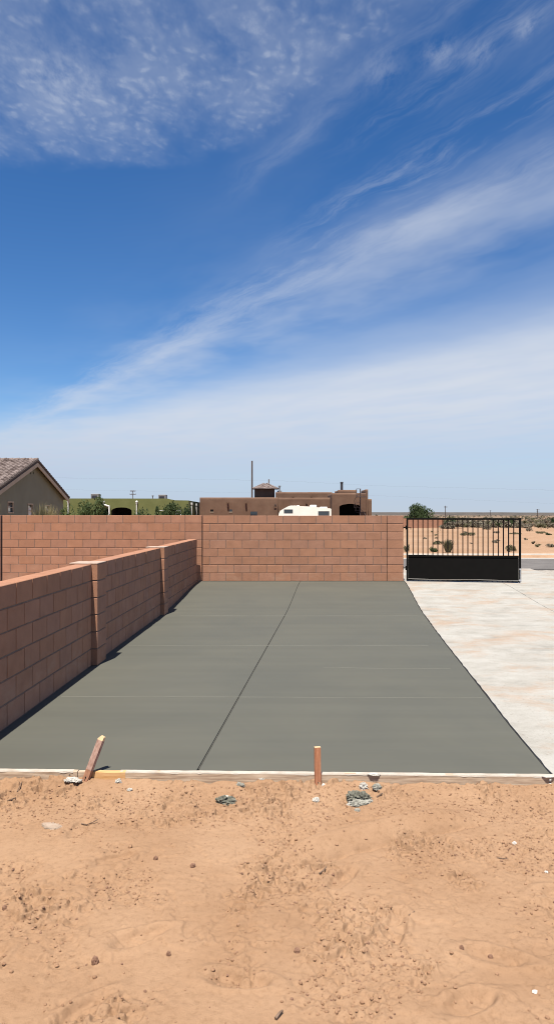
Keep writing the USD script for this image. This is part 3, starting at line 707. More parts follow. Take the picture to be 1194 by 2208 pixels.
obj('nail', leaned(cat(cyl(0.0035, (0.002, -0.013, 0.075), (0.002, -0.022, 0.075), 6), cyl(0.0022, (0.002, -0.016, 0.052), (0.002, -0.016, 0.076), 6))), NAIL, st)
# upright stake
foot = pix(685, 1697, 5.13)
st = thing('upright_stake', 'reddish wooden stake standing upright against the middle of the form board', 'stake', (foot[0], foot[1], -0.09))
seg = jag(0.042, 0.022, 0.4, 8)
lean = trimesh.transformations.rotation_matrix(math.radians(-0.6), [0, 1, 0]) @ trimesh.transformations.rotation_matrix(math.radians(12), [0, 0, 1])
obj('shaft', leaned(seg(-0.10, 0.292)), STAKE_B, st)
obj('end_grain', leaned(seg(0.292, 0.2955, 0.98, 0.94)), RAWWOOD, st)
obj('nail', leaned(cyl(0.003, (0.0, -0.011, 0.055), (0.0, -0.02, 0.055), 6)), NAIL, st)

# ------------------------------------------------------------------ cement lumps, clods, twigs lying on the sand
def lay(px, py, base=-0.09):
    d = (EYE - base) * F / (py - HY); x = (px - CX) * d / F
    for _ in range(4):
        z = sz(x, d); d = (EYE - z) * F / (py - HY); x = (px - CX) * d / F
    return np.array([x, d, sz(x, d)])
def lump(px, py, w, h, mat, label, seed, flat=0.55, sub=2, name='cement_lump', cate='cement lump', group=None, pieces=1):
    p = lay(px, py); s = F / p[1]
    ms = []; r_ = np.random.default_rng(seed)
    for i in range(pieces):
        m = clod(1.0, seed + i, 1.0, 2 if 'clod' in name else 3, 0.45 if 'clod' in name else 0.75); k_ = 1.0 if pieces == 1 else r_.uniform(0.45, 0.75)
        off = np.array([0, 0, 0]) if pieces == 1 else np.array([r_.uniform(-0.5, 0.5) * w / s, r_.uniform(-0.4, 0.4) * w / s * 0.6, 0])
        m.apply_scale([w / s / 1.9 * k_, w / s / 2.4 * k_, flat * h / s / 1.2 * k_ + 0.002]); m.apply_translation(off + [0, 0, 0.2 * h / s * flat]); ms.append(m)
    m = cat(*ms); m.apply_translation(p)
    return tag(obj(name, m, mat, smooth=25), label, cate, group)
lump(494, 1729, 34, 20, LUMPD, 'dark grey cement lump on the sand below the slab joint', 31, 0.7, pieces=4)
lump(488, 1720, 11, 7, LUMPW, 'white chip resting beside the dark grey cement lump', 35)
lump(765, 1722, 42, 22, LUMPD, 'biggest grey green cement lump in front of the form board', 36, 0.9, pieces=4)
lump(779, 1706, 24, 20, LUMPW, 'pale dusty cement clump behind the biggest grey green lump', 40, 0.8, pieces=2)
lump(777, 1731, 34, 11, LUMP, 'flat crumbly cement scrap in front of the biggest grey green lump', 43, 0.6, pieces=5)
lump(808, 1697, 26, 13, LUMP, 'grey white cement chunk under the notch of the form board', 49, 0.8, pieces=2)
lump(681, 1724, 15, 9, LUMPW, 'small white cement piece on the sand right under the upright stake', 52)
lump(697, 1694, 6, 6, WHITECHIP, 'tiny white pebble touching the foot of the upright stake', 53)
lump(755, 1737, 14, 6, LUMPW, 'thin white flake below the cluster of cement lumps', 54)
lump(558, 1683, 18, 8, LUMPW, 'white cement scrap on sand against the board, left of the upright stake', 55, pieces=2)
lump(522, 1696, 14, 10, LUMP, 'grey cement crumb on the sand near the slab joint', 56, pieces=2)
lump(256, 1686, 12, 10, LUMPW, 'white cement crumb at the orange stained end of the board', 57)
lump(280, 1707, 10, 5, LUMPW, 'tiny pale crumb on the sand below the orange stained board', 58)
lump(158, 1682, 28, 9, LUMPW, 'pale cement crumbs at the foot of the leaning stake', 59, pieces=4, name='cement_crumbs')
lump(100, 1679, 14, 6, LUMP, 'small grey cement crumb at the left part of the board', 60, pieces=2)
lump(105, 1781, 34, 6, DUST, 'faint flat greyish dust patch on the sand at left', 61, 0.25, pieces=5)
lump(770, 1747, 12, 6, LUMP, 'grey crumb lying lowest of the cement cluster', 63)
lump(1108, 1820, 7, 6, WHITECHIP, 'bright white pebble on the sand at right', 65)
lump(1176, 1882, 7, 6, WHITECHIP, 'white pebble at the far right edge of the sand', 66)
lump(206, 2076, 15, 13, CLODD, 'largest round brown clod on the smooth sand at lower left', 70, 1.0, name='dirt_clod', cate='clod')
lump(364, 2059, 9, 8, CLODD, 'smaller round brown clod right of the largest clod', 71, 1.0, name='dirt_clod', cate='clod')
lump(416, 1869, 11, 8, CLODD, 'dark clod in the middle of the sand below the slab joint', 72, 0.9, name='dirt_clod', cate='clod')
lump(336, 1853, 9, 7, CLODD, 'dark clod left of the sand middle', 73, 0.9, name='dirt_clod', cate='clod')
lump(281, 1828, 9, 7, CLOD, 'brown clod in the rough sand below the dry twig', 74, 0.9, name='dirt_clod', cate='clod')
lump(11, 1957, 10, 8, CLODD, 'dark clod at the left edge of the sand', 75, 0.9, name='dirt_clod', cate='clod')
lump(994, 2045, 9, 7, CLODD, 'dark clod at lower right of the sand', 76, 0.9, name='dirt_clod', cate='clod')
lump(1056, 2064, 10, 6, CLODD, 'flat dark clod at the lower right corner of the sand', 77, 0.8, name='dirt_clod', cate='clod')
lump(1152, 2139, 10, 6, WHITECHIP, 'white chip near the bottom right corner', 78)
lump(640, 2052, 12, 8, CLODD, 'dark clod with a white fleck at the bottom middle', 79, 0.9, name='dirt_clod', cate='clod')
# notch of cement hanging over the board
x = pix(806, 1676, 5.15)[0]
m = clod(1.0, 90, 1.0, 3, 0.7); m.apply_scale([0.042, 0.024, 0.007]); m.apply_translation([x, FRONT(x) - 0.030, 0.006])
tag(obj('cement_drip', m, LUMPW, smooth=30), 'pale cement overspill hanging over the front of the form board', 'cement lump')
x = pix(1177, 1676, 5.15)[0]
m = cat(*[(lambda q_: (q_.apply_scale([a, 0.014, b]), q_.apply_translation([x + dx, FRONT(x) - 0.04, dz]), q_)[2])(clod(1.0, 93 + i, 1.0, 2)) for i, (a, b, dx, dz) in enumerate([(0.042, 0.009, 0, 0.004), (0.011, 0.016, 0.010, -0.014), (0.009, 0.010, 0.012, -0.045)])])
tag(obj('cement_drip', m, LUMPW, smooth=30), 'pale cement drip over the board at the right slab corner', 'cement lump')
def twig(pts, r, label, name='twig'):
    P = [lay(a, b) + [0, 0, r * 1.2 + h] for a, b, h in pts]
    m = cat(*[cyl(r * (1 - 0.5 * i / len(P)), P[i], P[i + 1], 6, r * (1 - 0.5 * (i + 1) / len(P))) for i in range(len(P) - 1)])
    tag(obj(name, m, TWIG, smooth=30), label, 'twig')
twig([(176, 1776, 0), (188, 1781, 0.004), (200, 1777, 0.006), (211, 1773, 0.012)], 0.004, 'dark bent twig lying on the sand at left')
twig([(17, 1729, 0), (26, 1727, 0.006), (34, 1724, 0.004)], 0.0055, 'short thick dark twig at the left edge below the board')
twig([(688, 1886, 0), (696, 1881, 0.004), (703, 1877, 0.008)], 0.0045, 'short dark twig in the middle of the sand')
twig([(880, 1974, 0), (893, 1966, 0.002)], 0.0025, 'thin straight twig in the right half of the sand')
twig([(1071, 1853, 0), (1095, 1854, 0.002)], 0.003, 'thin straight twig under the bright white pebble')
twig([(594, 2199, 0), (603, 2190, 0.006), (609, 2184, 0.004)], 0.006, 'thick dark twig at the bottom edge of the sand')
twig([(812, 1721, 0), (824, 1723, 0.004)], 0.007, 'dark wood chip right of the cement cluster', 'wood_chip')
twig([(38, 1706, 0), (48, 1696, 0.006)], 0.004, 'small brown stick under the left end of the board', 'wood_chip')

# ------------------------------------------------------------------ gate
ga, gb = np.array([3.19, 18.32]), np.array([5.868, 17.86])
W = float(np.linalg.norm(gb - ga)); grot = math.atan2(gb[1] - ga[1], gb[0] - ga[0])
gate = thing('driveway_gate', 'black steel driveway gate with vertical bars above a solid lower panel', 'gate', (ga[0], ga[1], 0.165), grot)
GH, MID = 1.565, 0.632
obj('frame', cat(block_mesh(0, 0.045, -0.022, 0.022, 0.03, GH - 0.045, 0.003), block_mesh(W - 0.044, W, -0.0235, 0.0235, 0.02, GH - 0.045, 0.003), block_mesh(0, W, -0.0225, 0.0225, GH - 0.045, GH, 0.003), block_mesh(0.046, W - 0.051, -0.02, 0.02, MID - 0.022, MID + 0.022, 0.003), block_mesh(0.046, W - 0.051, -0.02, 0.02, 0.03, 0.058, 0.003)), BLACK, gate)
obj('panel', box(0.046, W - 0.051, -0.006, 0.004, 0.0665, MID - 0.0225), BLACK, gate)
step = (W - 0.095) / 22
for i in range(1, 22):
    xx = 0.045 + i * step
    obj('bar', block_mesh(xx - 0.0125, xx + 0.0125, -0.008, 0.008, MID + 0.0225, GH - 0.0455, 0.002), BLACKR, gate)
for i in range(7): pass
obj('cane_bolt', cat(cyl(0.009, (W - 0.025, -0.040, -0.0), (W - 0.025, -0.040, 0.34), 10), cyl(0.02, (W - 0.025, -0.05, 0.335), (W - 0.025, -0.02, 0.335), 10), box(W - 0.055, W + 0.004, -0.048, -0.026, 0.05, 0.085)), ZINC, gate)
for z in (0.33, 1.33):
    obj('hinge', cat(box(-0.075, -0.001, -0.006, 0.006, z - 0.012, z + 0.012), cyl(0.012, (-0.012, 0, z - 0.05), (-0.012, 0, z + 0.05), 10), box(-0.073, -0.066, -0.03, 0.03, z - 0.05, z + 0.05)), BLACK, gate)
obj('latch', cat(box(0.0, 0.12, -0.032, -0.0235, 1.32, 1.335), box(0.10, 0.115, -0.034, -0.0235, 1.28, 1.335)), BLACK, gate)

# ------------------------------------------------------------------ far houses
GZ = 0.1
# --- grey house with tiled roof, gable end towards the right
XV, XW, YR, ZR, PITCH, YF, YB = -14.5, -14.78, 45.0, 5.10, 0.308, 37.6, 51.9
house = thing('tiled_house', 'olive grey stucco house with tiled gable roof at the far left', 'house')
rz = lambda y: ZR - PITCH * abs(y - YR)
front_w, back_w = YF + 0.6, YB - 0.55
def side_wall(holes):
    poly = sg.Polygon([(front_w, GZ - 0.4), (back_w, GZ - 0.4), (back_w, rz(back_w) - 0.16), (YR, ZR - 0.16), (front_w, rz(front_w) - 0.16)])
    for h in holes: poly = poly.difference(h)
    m = prism(poly, 0.25); v = m.vertices.copy(); m.vertices = np.stack([XW - v[:, 2], v[:, 0], v[:, 1]], 1)
    trimesh.repair.fix_normals(m); return m
wins = []
for (pa, pb, pt, pb2) in ((16, 29.5, 1081, 1107.0), (59.5, 71, 1085.5, 1117), (97, 107.5, 1089, 1117)):
    da, db = -XW * F / (CX - pa), -XW * F / (CX - pb); dm = (da + db) / 2
    wins.append((da, db, EYE - (pb2 - HY) * dm / F, EYE - (pt - HY) * dm / F))
vents = []
for px, py in ((68.5, 1011.5), (66, 1019.5), (72, 1019.5)):
    d = -XW * F / (CX - px); vents.append((d, EYE - (py - HY) * d / F))
obj('wall', side_wall([sg.box(a, z0, b, z1) for a, b, z0, z1 in wins] + [sg.Point(d, z).buffer(0.085, 6) for d, z in vents]), STUCCO_O, house)
obj('wall', box(-27, XW - 0.26, front_w, front_w + 0.25, GZ - 0.4, rz(front_w) - 0.17), STUCCO_O, house)
obj('wall', box(-27, XW - 0.26, back_w - 0.25, back_w, GZ - 0.4, rz(back_w) - 0.17), STUCCO_O, house)
for d, z in vents: obj('vent_pipe', cat(cyl(0.082, (XW - 0.22, d, z), (XW - 0.10, d, z), 12)), VENTRED, house)
for i, (a, b, z0, z1) in enumerate(wins):
    fr = cat(box(XW - 0.12, XW + 0.02, a, a + 0.07, z0, z1), box(XW - 0.12, XW + 0.02, b - 0.07, b, z0, z1), box(XW - 0.12, XW + 0.02, a + 0.07, b - 0.07, z1 - 0.07, z1), box(XW - 0.12, XW + 0.02, a + 0.07, b - 0.07, z0, z0 + 0.07), box(XW - 0.10, XW - 0.03, a + 0.07, b - 0.07, (z0 + z1) / 2 - 0.02, (z0 + z1) / 2 + 0.02))
    w_ = obj('window', fr, TRIM, house)
    obj('pane', box(XW - 0.09, XW - 0.075, a + 0.07, b - 0.07, z0 + 0.07, z1 - 0.07), GLASS, w_)
    if i: obj('curtain', box(XW - 0.074, XW - 0.068, a + 0.07 + 0.35 * (b - a), b - 0.1, z0 + 0.07, z1 - 0.28 * (z1 - z0)), CURTAIN, w_)
def s_tiles(ya, yb, sign):
    """Rows of S-shaped tiles from the eave to the ridge on one slope, each row lapping the one below."""
    V, Fc, base = [], [], 0
    L = abs(yb - ya) * math.sqrt(1 + PITCH ** 2); n = int(L / 0.38); xs_ = np.arange(-27, XV + 0.01, 0.05)
    prof = 0.085 * np.abs(np.sin(xs_ * math.pi / 0.30)) ** 0.8
    jit = np.random.default_rng(5)
    for r in range(n):
        y_lo, y_hi = ya + (yb - ya) * r / n, ya + (yb - ya) * min(1.0, (r + 1.08) / n)
        jr = jit.uniform(-0.008, 0.008, len(xs_))
        lo = np.stack([xs_, np.full_like(xs_, y_lo), rz(y_lo) + prof + 0.065 + jr], 1)
        hi = np.stack([xs_, np.full_like(xs_, y_hi), rz(y_hi) + prof + 0.004], 1)
        dn = lo.copy(); dn[:, 2] -= 0.08
        V += [dn, lo, hi]; c = len(xs_)
        for k_ in (0, 1):
            a = base + k_ * c + np.arange(c - 1)
            q1, q2 = np.stack([a, a + 1, a + c + 1], 1), np.stack([a, a + c + 1, a + c], 1)
            Fc += [q1, q2] if sign > 0 else [q1[:, ::-1], q2[:, ::-1]]
        base += 3 * c
    return trimesh.Trimesh(np.vstack(V), np.vstack(Fc), process=False)
roof = obj('roof', cat(facade([(YF, rz(YF) - 0.14), (YR, ZR - 0.14), (YB, rz(YB) - 0.14), (YB, rz(YB) + 0.02), (YR, ZR + 0.02), (YF, rz(YF) + 0.02)], 1.0)), ROOFDECK, house)
mm = prism([(YF, rz(YF) - 0.12), (YR, ZR - 0.12), (YB, rz(YB) - 0.12), (YB, rz(YB)), (YR, ZR), (YF, rz(YF))], 12.48)
v = mm.vertices.copy(); mm.vertices = np.stack([XV - 0.02 - v[:, 2], v[:, 0], v[:, 1]], 1); trimesh.repair.fix_normals(mm)
stage.RemovePrim(roof.GetPath()); used['/World/tiled_house/roof'] = 0
roof = obj('roof', mm, ROOFDECK, house)
tag(obj('tile_field', s_tiles(YF - 0.05, YR, 1), TILE, roof, smooth=50), kind='stuff')
tag(obj('tile_field', s_tiles(YB + 0.05, YR, -1), TILE, roof, smooth=50), kind='stuff')
for i in range(32):
    x1 = XV + 0.02 - i * 0.38
    if x1 < -26.6: break
    ridge = trimesh.creation.cylinder(radius=0.125, height=0.42, sections=14)
    v = ridge.vertices.copy(); tt = v[:, 2] / 0.42 + 0.5
    ridge.vertices = np.stack([x1 - 0.42 * (1 - tt), YR + v[:, 1] * 1.05, ZR + 0.03 + v[:, 0] * (0.82 + 0.25 * tt) + 0.012], 1)
    trimesh.repair.fix_normals(ridge)
    obj('ridge_tile', ridge, TILE, roof, smooth=40)
def verge_line(ya, yb):
    ms = []; n = int(abs(yb - ya) / 0.37)
    for r in range(n):
        y0, y1 = ya + (yb - ya) * r / n, ya + (yb - ya) * (r + 1.1) / n
        ms.append(cyl(0.085, (XV - 0.05, y0, rz(y0) + 0.045), (XV - 0.05, y1, rz(y1) + 0.02), 8))
    return cat(*ms)
tag(obj('verge_tiles', cat(verge_line(YF, YR), verge_line(YB, YR)), ROOFDECK, roof, smooth=40), kind='stuff')
for ya in (YF, YB):
    mm = prism([(ya, rz(ya) - 0.36), (YR, ZR - 0.36), (YR, ZR - 0.125), (ya, rz(ya) - 0.125)], 0.045)
    v = mm.vertices.copy(); mm.vertices = np.stack([XV + 0.005 - v[:, 2], v[:, 0], v[:, 1]], 1); trimesh.repair.fix_normals(mm)
    obj('barge_board', mm, TRIM, house)

# --- green flat roofed house
DG = 100.0; sG = F / DG
gx_ = lambda px: (px - CX) / sG
gz_ = lambda py: EYE - (py - HY) / sG
green = thing('green_house', 'olive green flat roofed stucco house with arched garage openings', 'house', (0, DG, 0))
zt, zs, xr, xm = gz_(1074.6), gz_(1079), gx_(406.6), gx_(360)
poly = sg.Polygon([(gx_(90), -0.4), (xr, -0.4), (xr, zs), (gx_(375), zs + 0.04), (xm, zt - 0.02), (gx_(90), zt)])
def arch(pa, pb, ptop):
    a, b, t_ = gx_(pa), gx_(pb), gz_(ptop); w = b - a; r = 0.18 * w
    pts = [(a, -0.3), (b, -0.3), (b, t_ - r)] + [(b - w * (1 - math.cos(u)) / 2, t_ - r + r * math.sin(u)) for u in np.linspace(0.1, math.pi - 0.1, 14)] + [(a, t_ - r)]
    return sg.Polygon(pts)
a1, a2 = arch(201, 235, 1094.5), arch(239.5, 284, 1094)
winG = sg.box(gx_(378.5), gz_(1114), gx_(389.5), gz_(1100))
obj('wall', facade(poly.difference(a1).difference(a2).difference(winG), 0.35), STUCCO_G, green)
side = prism([(0.352, -0.4), (14.5, -0.4), (14.5, zs - 0.02), (0.352, zs - 0.02)], 0.3); v = side.vertices.copy(); side.vertices = np.stack([xr - 0.3 + v[:, 2], v[:, 0], v[:, 1]], 1); trimesh.repair.fix_normals(side)
obj('wall', side, STUCCO_G, green)
obj('roof', box(gx_(90) + 0.1, xr - 0.31, 0.353, 14.4, zs - 0.5, zs - 0.25), ROOFDECK, green)
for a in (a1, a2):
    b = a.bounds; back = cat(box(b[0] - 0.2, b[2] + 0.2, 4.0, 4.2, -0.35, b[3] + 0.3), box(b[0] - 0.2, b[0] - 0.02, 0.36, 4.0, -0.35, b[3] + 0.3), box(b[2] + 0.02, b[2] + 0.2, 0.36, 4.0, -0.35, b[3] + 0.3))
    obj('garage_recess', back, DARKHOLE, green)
w_ = obj('window', cat(*[box(*q_) for q_ in ((gx_(377.5), gx_(379), -0.05, 0.1, gz_(1114), gz_(1099.5)), (gx_(389), gx_(390.5), -0.05, 0.1, gz_(1114), gz_(1099.5)), (gx_(379), gx_(389), -0.05, 0.1, gz_(1101), gz_(1099.5)), (gx_(379), gx_(389), -0.03, 0.08, gz_(1107.2), gz_(1106.2)))]), WHITEFRAME, green)
obj('pane', box(gx_(379), gx_(389), 0.11, 0.13, gz_(1114), gz_(1101)), GLASS, w_)
def downspout(px, top, bend=0.0):
    x_, z_ = gx_(px), gz_(top)
    parts = [trimesh.creation.icosphere(2, 0.17)]; parts[0].apply_translation([x_, -0.12, z_ + 0.02])
    parts.append(cyl(0.13, (x_, -0.16, z_ - 0.12), (x_, -0.16, z_ - 0.42), 10, 0.07))
    if bend:
        parts += [cyl(0.11, (x_, -0.16, z_ - 0.36), (x_ + bend, -0.16, z_ - 0.62), 10), cyl(0.13, (x_ + bend, -0.16, z_ - 0.55), (x_ + bend, -0.16, -0.2), 10)]
    else: parts.append(cyl(0.075, (x_, -0.16, z_ - 0.4), (x_, -0.16, -0.2), 10))
    return cat(*parts)
for px, top, bend in ((147.5, 1082, 0), (223.5, 1082, 0.78), (295, 1082.5, 0)):
    obj('downspout', downspout(px, top, bend), PIPEWHITE, green, smooth=40)
for yy_, zz in ((2.4, 3.2), (8.5, 3.15)):
    obj('downspout', cat(cyl(0.09, (xr + 0.12, yy_, -0.2), (xr + 0.12, yy_, zz), 10), cyl(0.16, (xr + 0.12, yy_, zz), (xr + 0.12, yy_, zz + 0.3), 10)), PIPEWHITE, green, smooth=40)
for pa, pb, pt in ((186.5, 203.5, 1065.3), (335.5, 351.8, 1067.2)):
    ac = thing('roof_unit', {186.5: 'left grey cooling unit on the green house roof', 335.5: 'right grey cooling unit on the green house roof'}[pa], 'cooling unit', (gx_((pa + pb) / 2), DG + 3.0, zs - 0.25))
    w2, h2 = (pb - pa) / sG / 2 * 1.03, gz_(pt) - zs + 0.36
    obj('casing', block_mesh(-w2, w2, -0.6, 0.6, 0.25, h2, 0.03), GREYMETAL, ac)
    obj('base', box(-w2 * 0.8, w2 * 0.8, -0.45, 0.45, 0, 0.25), DARKMETAL, ac)
    for i in range(5): obj('louvre', box(-w2 + 0.12, w2 * 0.55, -0.625, -0.602, 0.34 + i * (h2 - 0.5) / 5, 0.34 + (i + 0.55) * (h2 - 0.5) / 5), DARKMETAL, ac)
rv = thing('roof_vent', 'thin vent pipe on the green house roof left of the right cooling unit', 'vent', (gx_(318.5), DG + 4, zs - 0.25))
obj('pipe', cyl(0.06, (0, 0, 0), (0, 0, gz_(1068) - zs + 0.25), 8), GREYMETAL, rv); obj('cowl', cyl(0.12, (0, 0, gz_(1068) - zs + 0.2), (0, 0, gz_(1068) - zs + 0.36), 8), GREYMETAL, rv)
tp = thing('white_pipe_post', 'white T shaped pipe post in front of the green house window', 'post', (gx_(355.5) * 0.93, DG * 0.93, 0.2))
s93 = F / 93
obj('post', cyl(0.055, (0, 0, 0), (0, 0, EYE - 0.2 + 9.5 / s93), 8), PIPEWHITE, tp); obj('crossbar', cyl(0.055, (-0.72, 0, EYE - 0.2 + 9 / s93), (0.0, 0, EYE - 0.2 + 9 / s93), 8), PIPEWHITE, tp)

# --- brown adobe house
DB = 108.0; sB = F / DB
bx_ = lambda px, d=DB: (px - CX) * d / F
bz_ = lambda py, d=DB: EYE - (py - HY) * d / F
adobe = thing('adobe_house', 'brown adobe house with flat parapets, arched opening and small hipped tower', 'house')
def soft_block(px0, px1, ptop, d, depth, holes=(), r=0.28, base=-0.4):
    """An adobe volume: rounded parapet and soft corners, front face at depth d; holes are (px0, px1, ptop, pbottom, arched)."""
    x0, x1, z1 = bx_(px0, d), bx_(px1, d), bz_(ptop, d)
    body = sg.box(x0, base, x1, z1 - r)
    for h in holes: body = body.difference(h)
    m = facade(body, 0.4); m.apply_translation([0, d, 0])
    shell = cat(box(x0, x0 + 0.4, d + 0.402, d + depth, base, z1 - r), box(x1 - 0.4, x1, d + 0.402, d + depth, base, z1 - r), box(x0 + 0.402, x1 - 0.402, d + depth - 0.4, d + depth, base, z1 - r), box(x0 + 0.41, x1 - 0.41, d + 0.41, d + depth - 0.41, z1 - r - 0.35, z1 - r - 0.15))
    tops = []
    n = 9; u = np.linspace(0, math.pi, n); w = 0.2
    for (p, q_) in (((x0, d + w), (x1, d + w)), ((x0 + w, d + 0.3), (x0 + w, d + depth)), ((x1 - w, d + 0.3), (x1 - w, d + depth)), ((x0, d + depth - w), (x1, d + depth - w))):
        p, q_ = np.array([*p, z1 - r]), np.array([*q_, z1 - r]); L = np.linalg.norm(q_ - p); dr = (q_ - p) / L; si = np.array([-dr[1], dr[0], 0])
        k_ = max(2, int(L / 0.5)); V, Fc = [], []
        for i in range(k_ + 1):
            c = p + dr * L * i / k_; wv = 0.05 * (meshkit.fbm(np.array([c * 0.7]), 3, 6)[0] - 0.5)
            for a in u: V.append(c + si * (w + 0.001) * math.cos(a) + np.array([0, 0, (r + wv) * math.sin(a) ** 0.7]))
        for i in range(k_):
            for j in range(n - 1):
                a = i * n + j; Fc += [[a, a + n, a + n + 1], [a, a + n + 1, a + 1]]
        for i in (0, k_):
            V.append(p + dr * L * i / k_); c = len(V) - 1
            for j in range(n - 1): Fc.append([c, i * n + j, i * n + j + 1])
        tops.append(trimesh.Trimesh(np.array(V), np.array(Fc), process=False))
    return cat(m, shell, *tops)
def hole(p0, p1, pt, pb, d, arched=False):
    a, b, t_, z0 = bx_(p0, d), bx_(p1, d), bz_(pt, d), bz_(pb, d)
    if not arched: return sg.box(a, z0, b, t_)
    w = b - a; r = 0.14 * w
    return sg.Polygon([(a, z0), (b, z0), (b, t_ - r)] + [(b - w * (1 - math.cos(u)) / 2, t_ - r + r * math.sin(u)) for u in np.linspace(0.1, math.pi - 0.1, 14)] + [(a, t_ - r)])
DL = 106.0
h1, h2, h3 = hole(453.5, 460, 1098.5, 1103.5, DL), hole(494.5, 500.5, 1098.5, 1103.5, DL), hole(539.5, 554.5, 1103, 1116, DL)
obj('wing', soft_block(430.5, 598.5, 1072.5, DL, 9, (h1, h2, h3)), STUCCO_B, adobe, smooth=35)
obj('wing', soft_block(599.2, 714.2, 1073.2, DB, 8), STUCCO_B, adobe, smooth=35)
obj('upper_storey', soft_block(594, 716, 1061, DB + 8.2, 8), STUCCO_B, adobe, smooth=35)
DR = 104.0
h4 = hole(731.5, 777.5, 1086.5, 1120, DR, True)
obj('wing', soft_block(715.5, 789, 1063, DR, 9, (h4,)), STUCCO_B, adobe, smooth=35)
obj('upper_storey', soft_block(728.5, 768.8, 1056.3, DR + 0.5, 6, base=bz_(1065, DR)), STUCCO_B, adobe, smooth=35)
obj('parapet_pier', soft_block(787.5, 793.2, 1055.0, DR + 0.3, 5), STUCCO_B, adobe, smooth=35)
obj('wing', soft_block(793.4, 801, 1076, DR + 2.0, 6), STUCCO_B, adobe, smooth=35)
b = h4.bounds
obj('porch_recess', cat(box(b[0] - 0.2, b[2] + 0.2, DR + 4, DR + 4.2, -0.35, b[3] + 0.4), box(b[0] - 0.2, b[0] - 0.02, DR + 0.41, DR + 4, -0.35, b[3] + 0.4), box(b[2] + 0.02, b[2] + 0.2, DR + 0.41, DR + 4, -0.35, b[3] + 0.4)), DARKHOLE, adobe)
for h in (h1, h2, h3):
    b = h.bounds
    w_ = obj('window', box(b[0] - 0.05, b[2] + 0.05, DL - 0.05, DL + 0.3, b[1] - 0.10, b[1] - 0.002), TRIM if h is not h3 else STUCCO_B, adobe)
    obj('pane', box(b[0], b[2], DL + 0.25, DL + 0.28, b[1], b[3]), GLASS, w_)
def canale(px, top, length, d):
    x_, z_ = bx_(px, d), bz_(top, d)
    sp = obj('canale', cat(box(x_ - 0.10, x_ + 0.10, d - 0.45, d + 0.05, z_ - 0.22, z_ - 0.14), box(x_ - 0.12, x_ - 0.08, d - 0.45, d + 0.05, z_ - 0.14, z_), box(x_ + 0.08, x_ + 0.12, d - 0.45, d + 0.05, z_ - 0.14, z_)), STUCCO_B, adobe)
    if length: obj('drip_pipe', box(x_ - 0.07, x_ + 0.07, d - 0.14, d - 0.002, z_ - length, z_ - 0.22), VENTRED, sp)
for px in (491, 530): canale(px, 1082, 0.95, DL)
canale(660.5, 1083, 0.7, DB); canale(631.5, 1069, 0, DB + 8.2); canale(671, 1069.3, 0, DB + 8.2)
obj('wall_lamp', cat(cyl(0.05, (bx_(591, DL), DL - 0.1, bz_(1094, DL)), (bx_(593.3, DL), DL - 0.25, bz_(1087.5, DL)), 6), cyl(0.05, (bx_(595.6, DL), DL - 0.1, bz_(1093, DL)), (bx_(593.3, DL), DL - 0.25, bz_(1087.5, DL)), 6)), DARKMETAL, adobe)
# hipped tower
DT = 118.0
x0, x1, z1 = bx_(548.5, DT), bx_(591.5, DT), bz_(1054, DT)
obj('tower', box(x0, x1, DT, DT + 3.2, 2.5, z1), STUCCO_B, adobe)
ex0, ex1, ey0, ey1, pz = bx_(544, DT), bx_(600, DT), DT - 0.5, DT + 3.7, bz_(1042, DT)
cx, cy = (ex0 + ex1) / 2 - 0.05, (ey0 + ey1) / 2
hr = obj('tower_roof', trimesh.convex.convex_hull([(ex0, ey0, z1), (ex1, ey0, z1), (ex1, ey1, z1), (ex0, ey1, z1), (cx - 0.25, cy, pz), (cx + 0.25, cy, pz)]), ROOFDECK, adobe)
def hip_tiles():
    V, Fc, base = [], [], 0; rows_ = 6
    for r in range(rows_):
        f0, f1 = r / rows_, (r + 1.05) / rows_
        for f in (f0, f1): pass
        a0, a1_ = ex0 + (cx - 0.25 - ex0) * f0, ex1 + (cx + 0.25 - ex1) * f0
        b0, b1_ = ex0 + (cx - 0.25 - ex0) * min(f1, 1), ex1 + (cx + 0.25 - ex1) * min(f1, 1)
        n = 60; u = np.linspace(0, 1, n); xa = a0 + (a1_ - a0) * u
        xb = np.clip(xa, b0, b1_)
        ya, yb = ey0 + (cy - ey0) * f0, ey0 + (cy - ey0) * min(f1, 1); za, zb_ = z1 + (pz - z1) * f0, z1 + (pz - z1) * min(f1, 1)
        pr = 0.06 * np.abs(np.sin(xa * math.pi / 0.30))
        V += [np.stack([xa, xa * 0 + ya - 0.02, za + pr - 0.02], 1), np.stack([xa, xa * 0 + ya - 0.02, za + pr + 0.06], 1), np.stack([xb, xb * 0 + yb, zb_ + pr + 0.02], 1)]
        for k_ in (0, 1):
            a = base + k_ * n + np.arange(n - 1); Fc += [np.stack([a, a + 1, a + n + 1], 1), np.stack([a, a + n + 1, a + n], 1)]
        base += 3 * n
    return trimesh.Trimesh(np.vstack(V), np.vstack(Fc), process=False)
tag(obj('tile_field', hip_tiles(), TILE, hr, smooth=50), kind='stuff')
for s_, e_ in (((ex0, ey0), cx - 0.25), ((ex1, ey0), cx + 0.25)):
    obj('hip_tile_line', cyl(0.10, (*s_, z1 + 0.05), (e_, cy, pz + 0.06), 8), TILE, hr, smooth=40)
obj('vent_pipe', cyl(0.10, (bx_(579.2, DT), DT + 2.5, z1), (bx_(579.2, DT), DT + 2.5, bz_(1031.5, DT)), 8), GREYMETAL, adobe)
xch = bx_(602.5, DT)
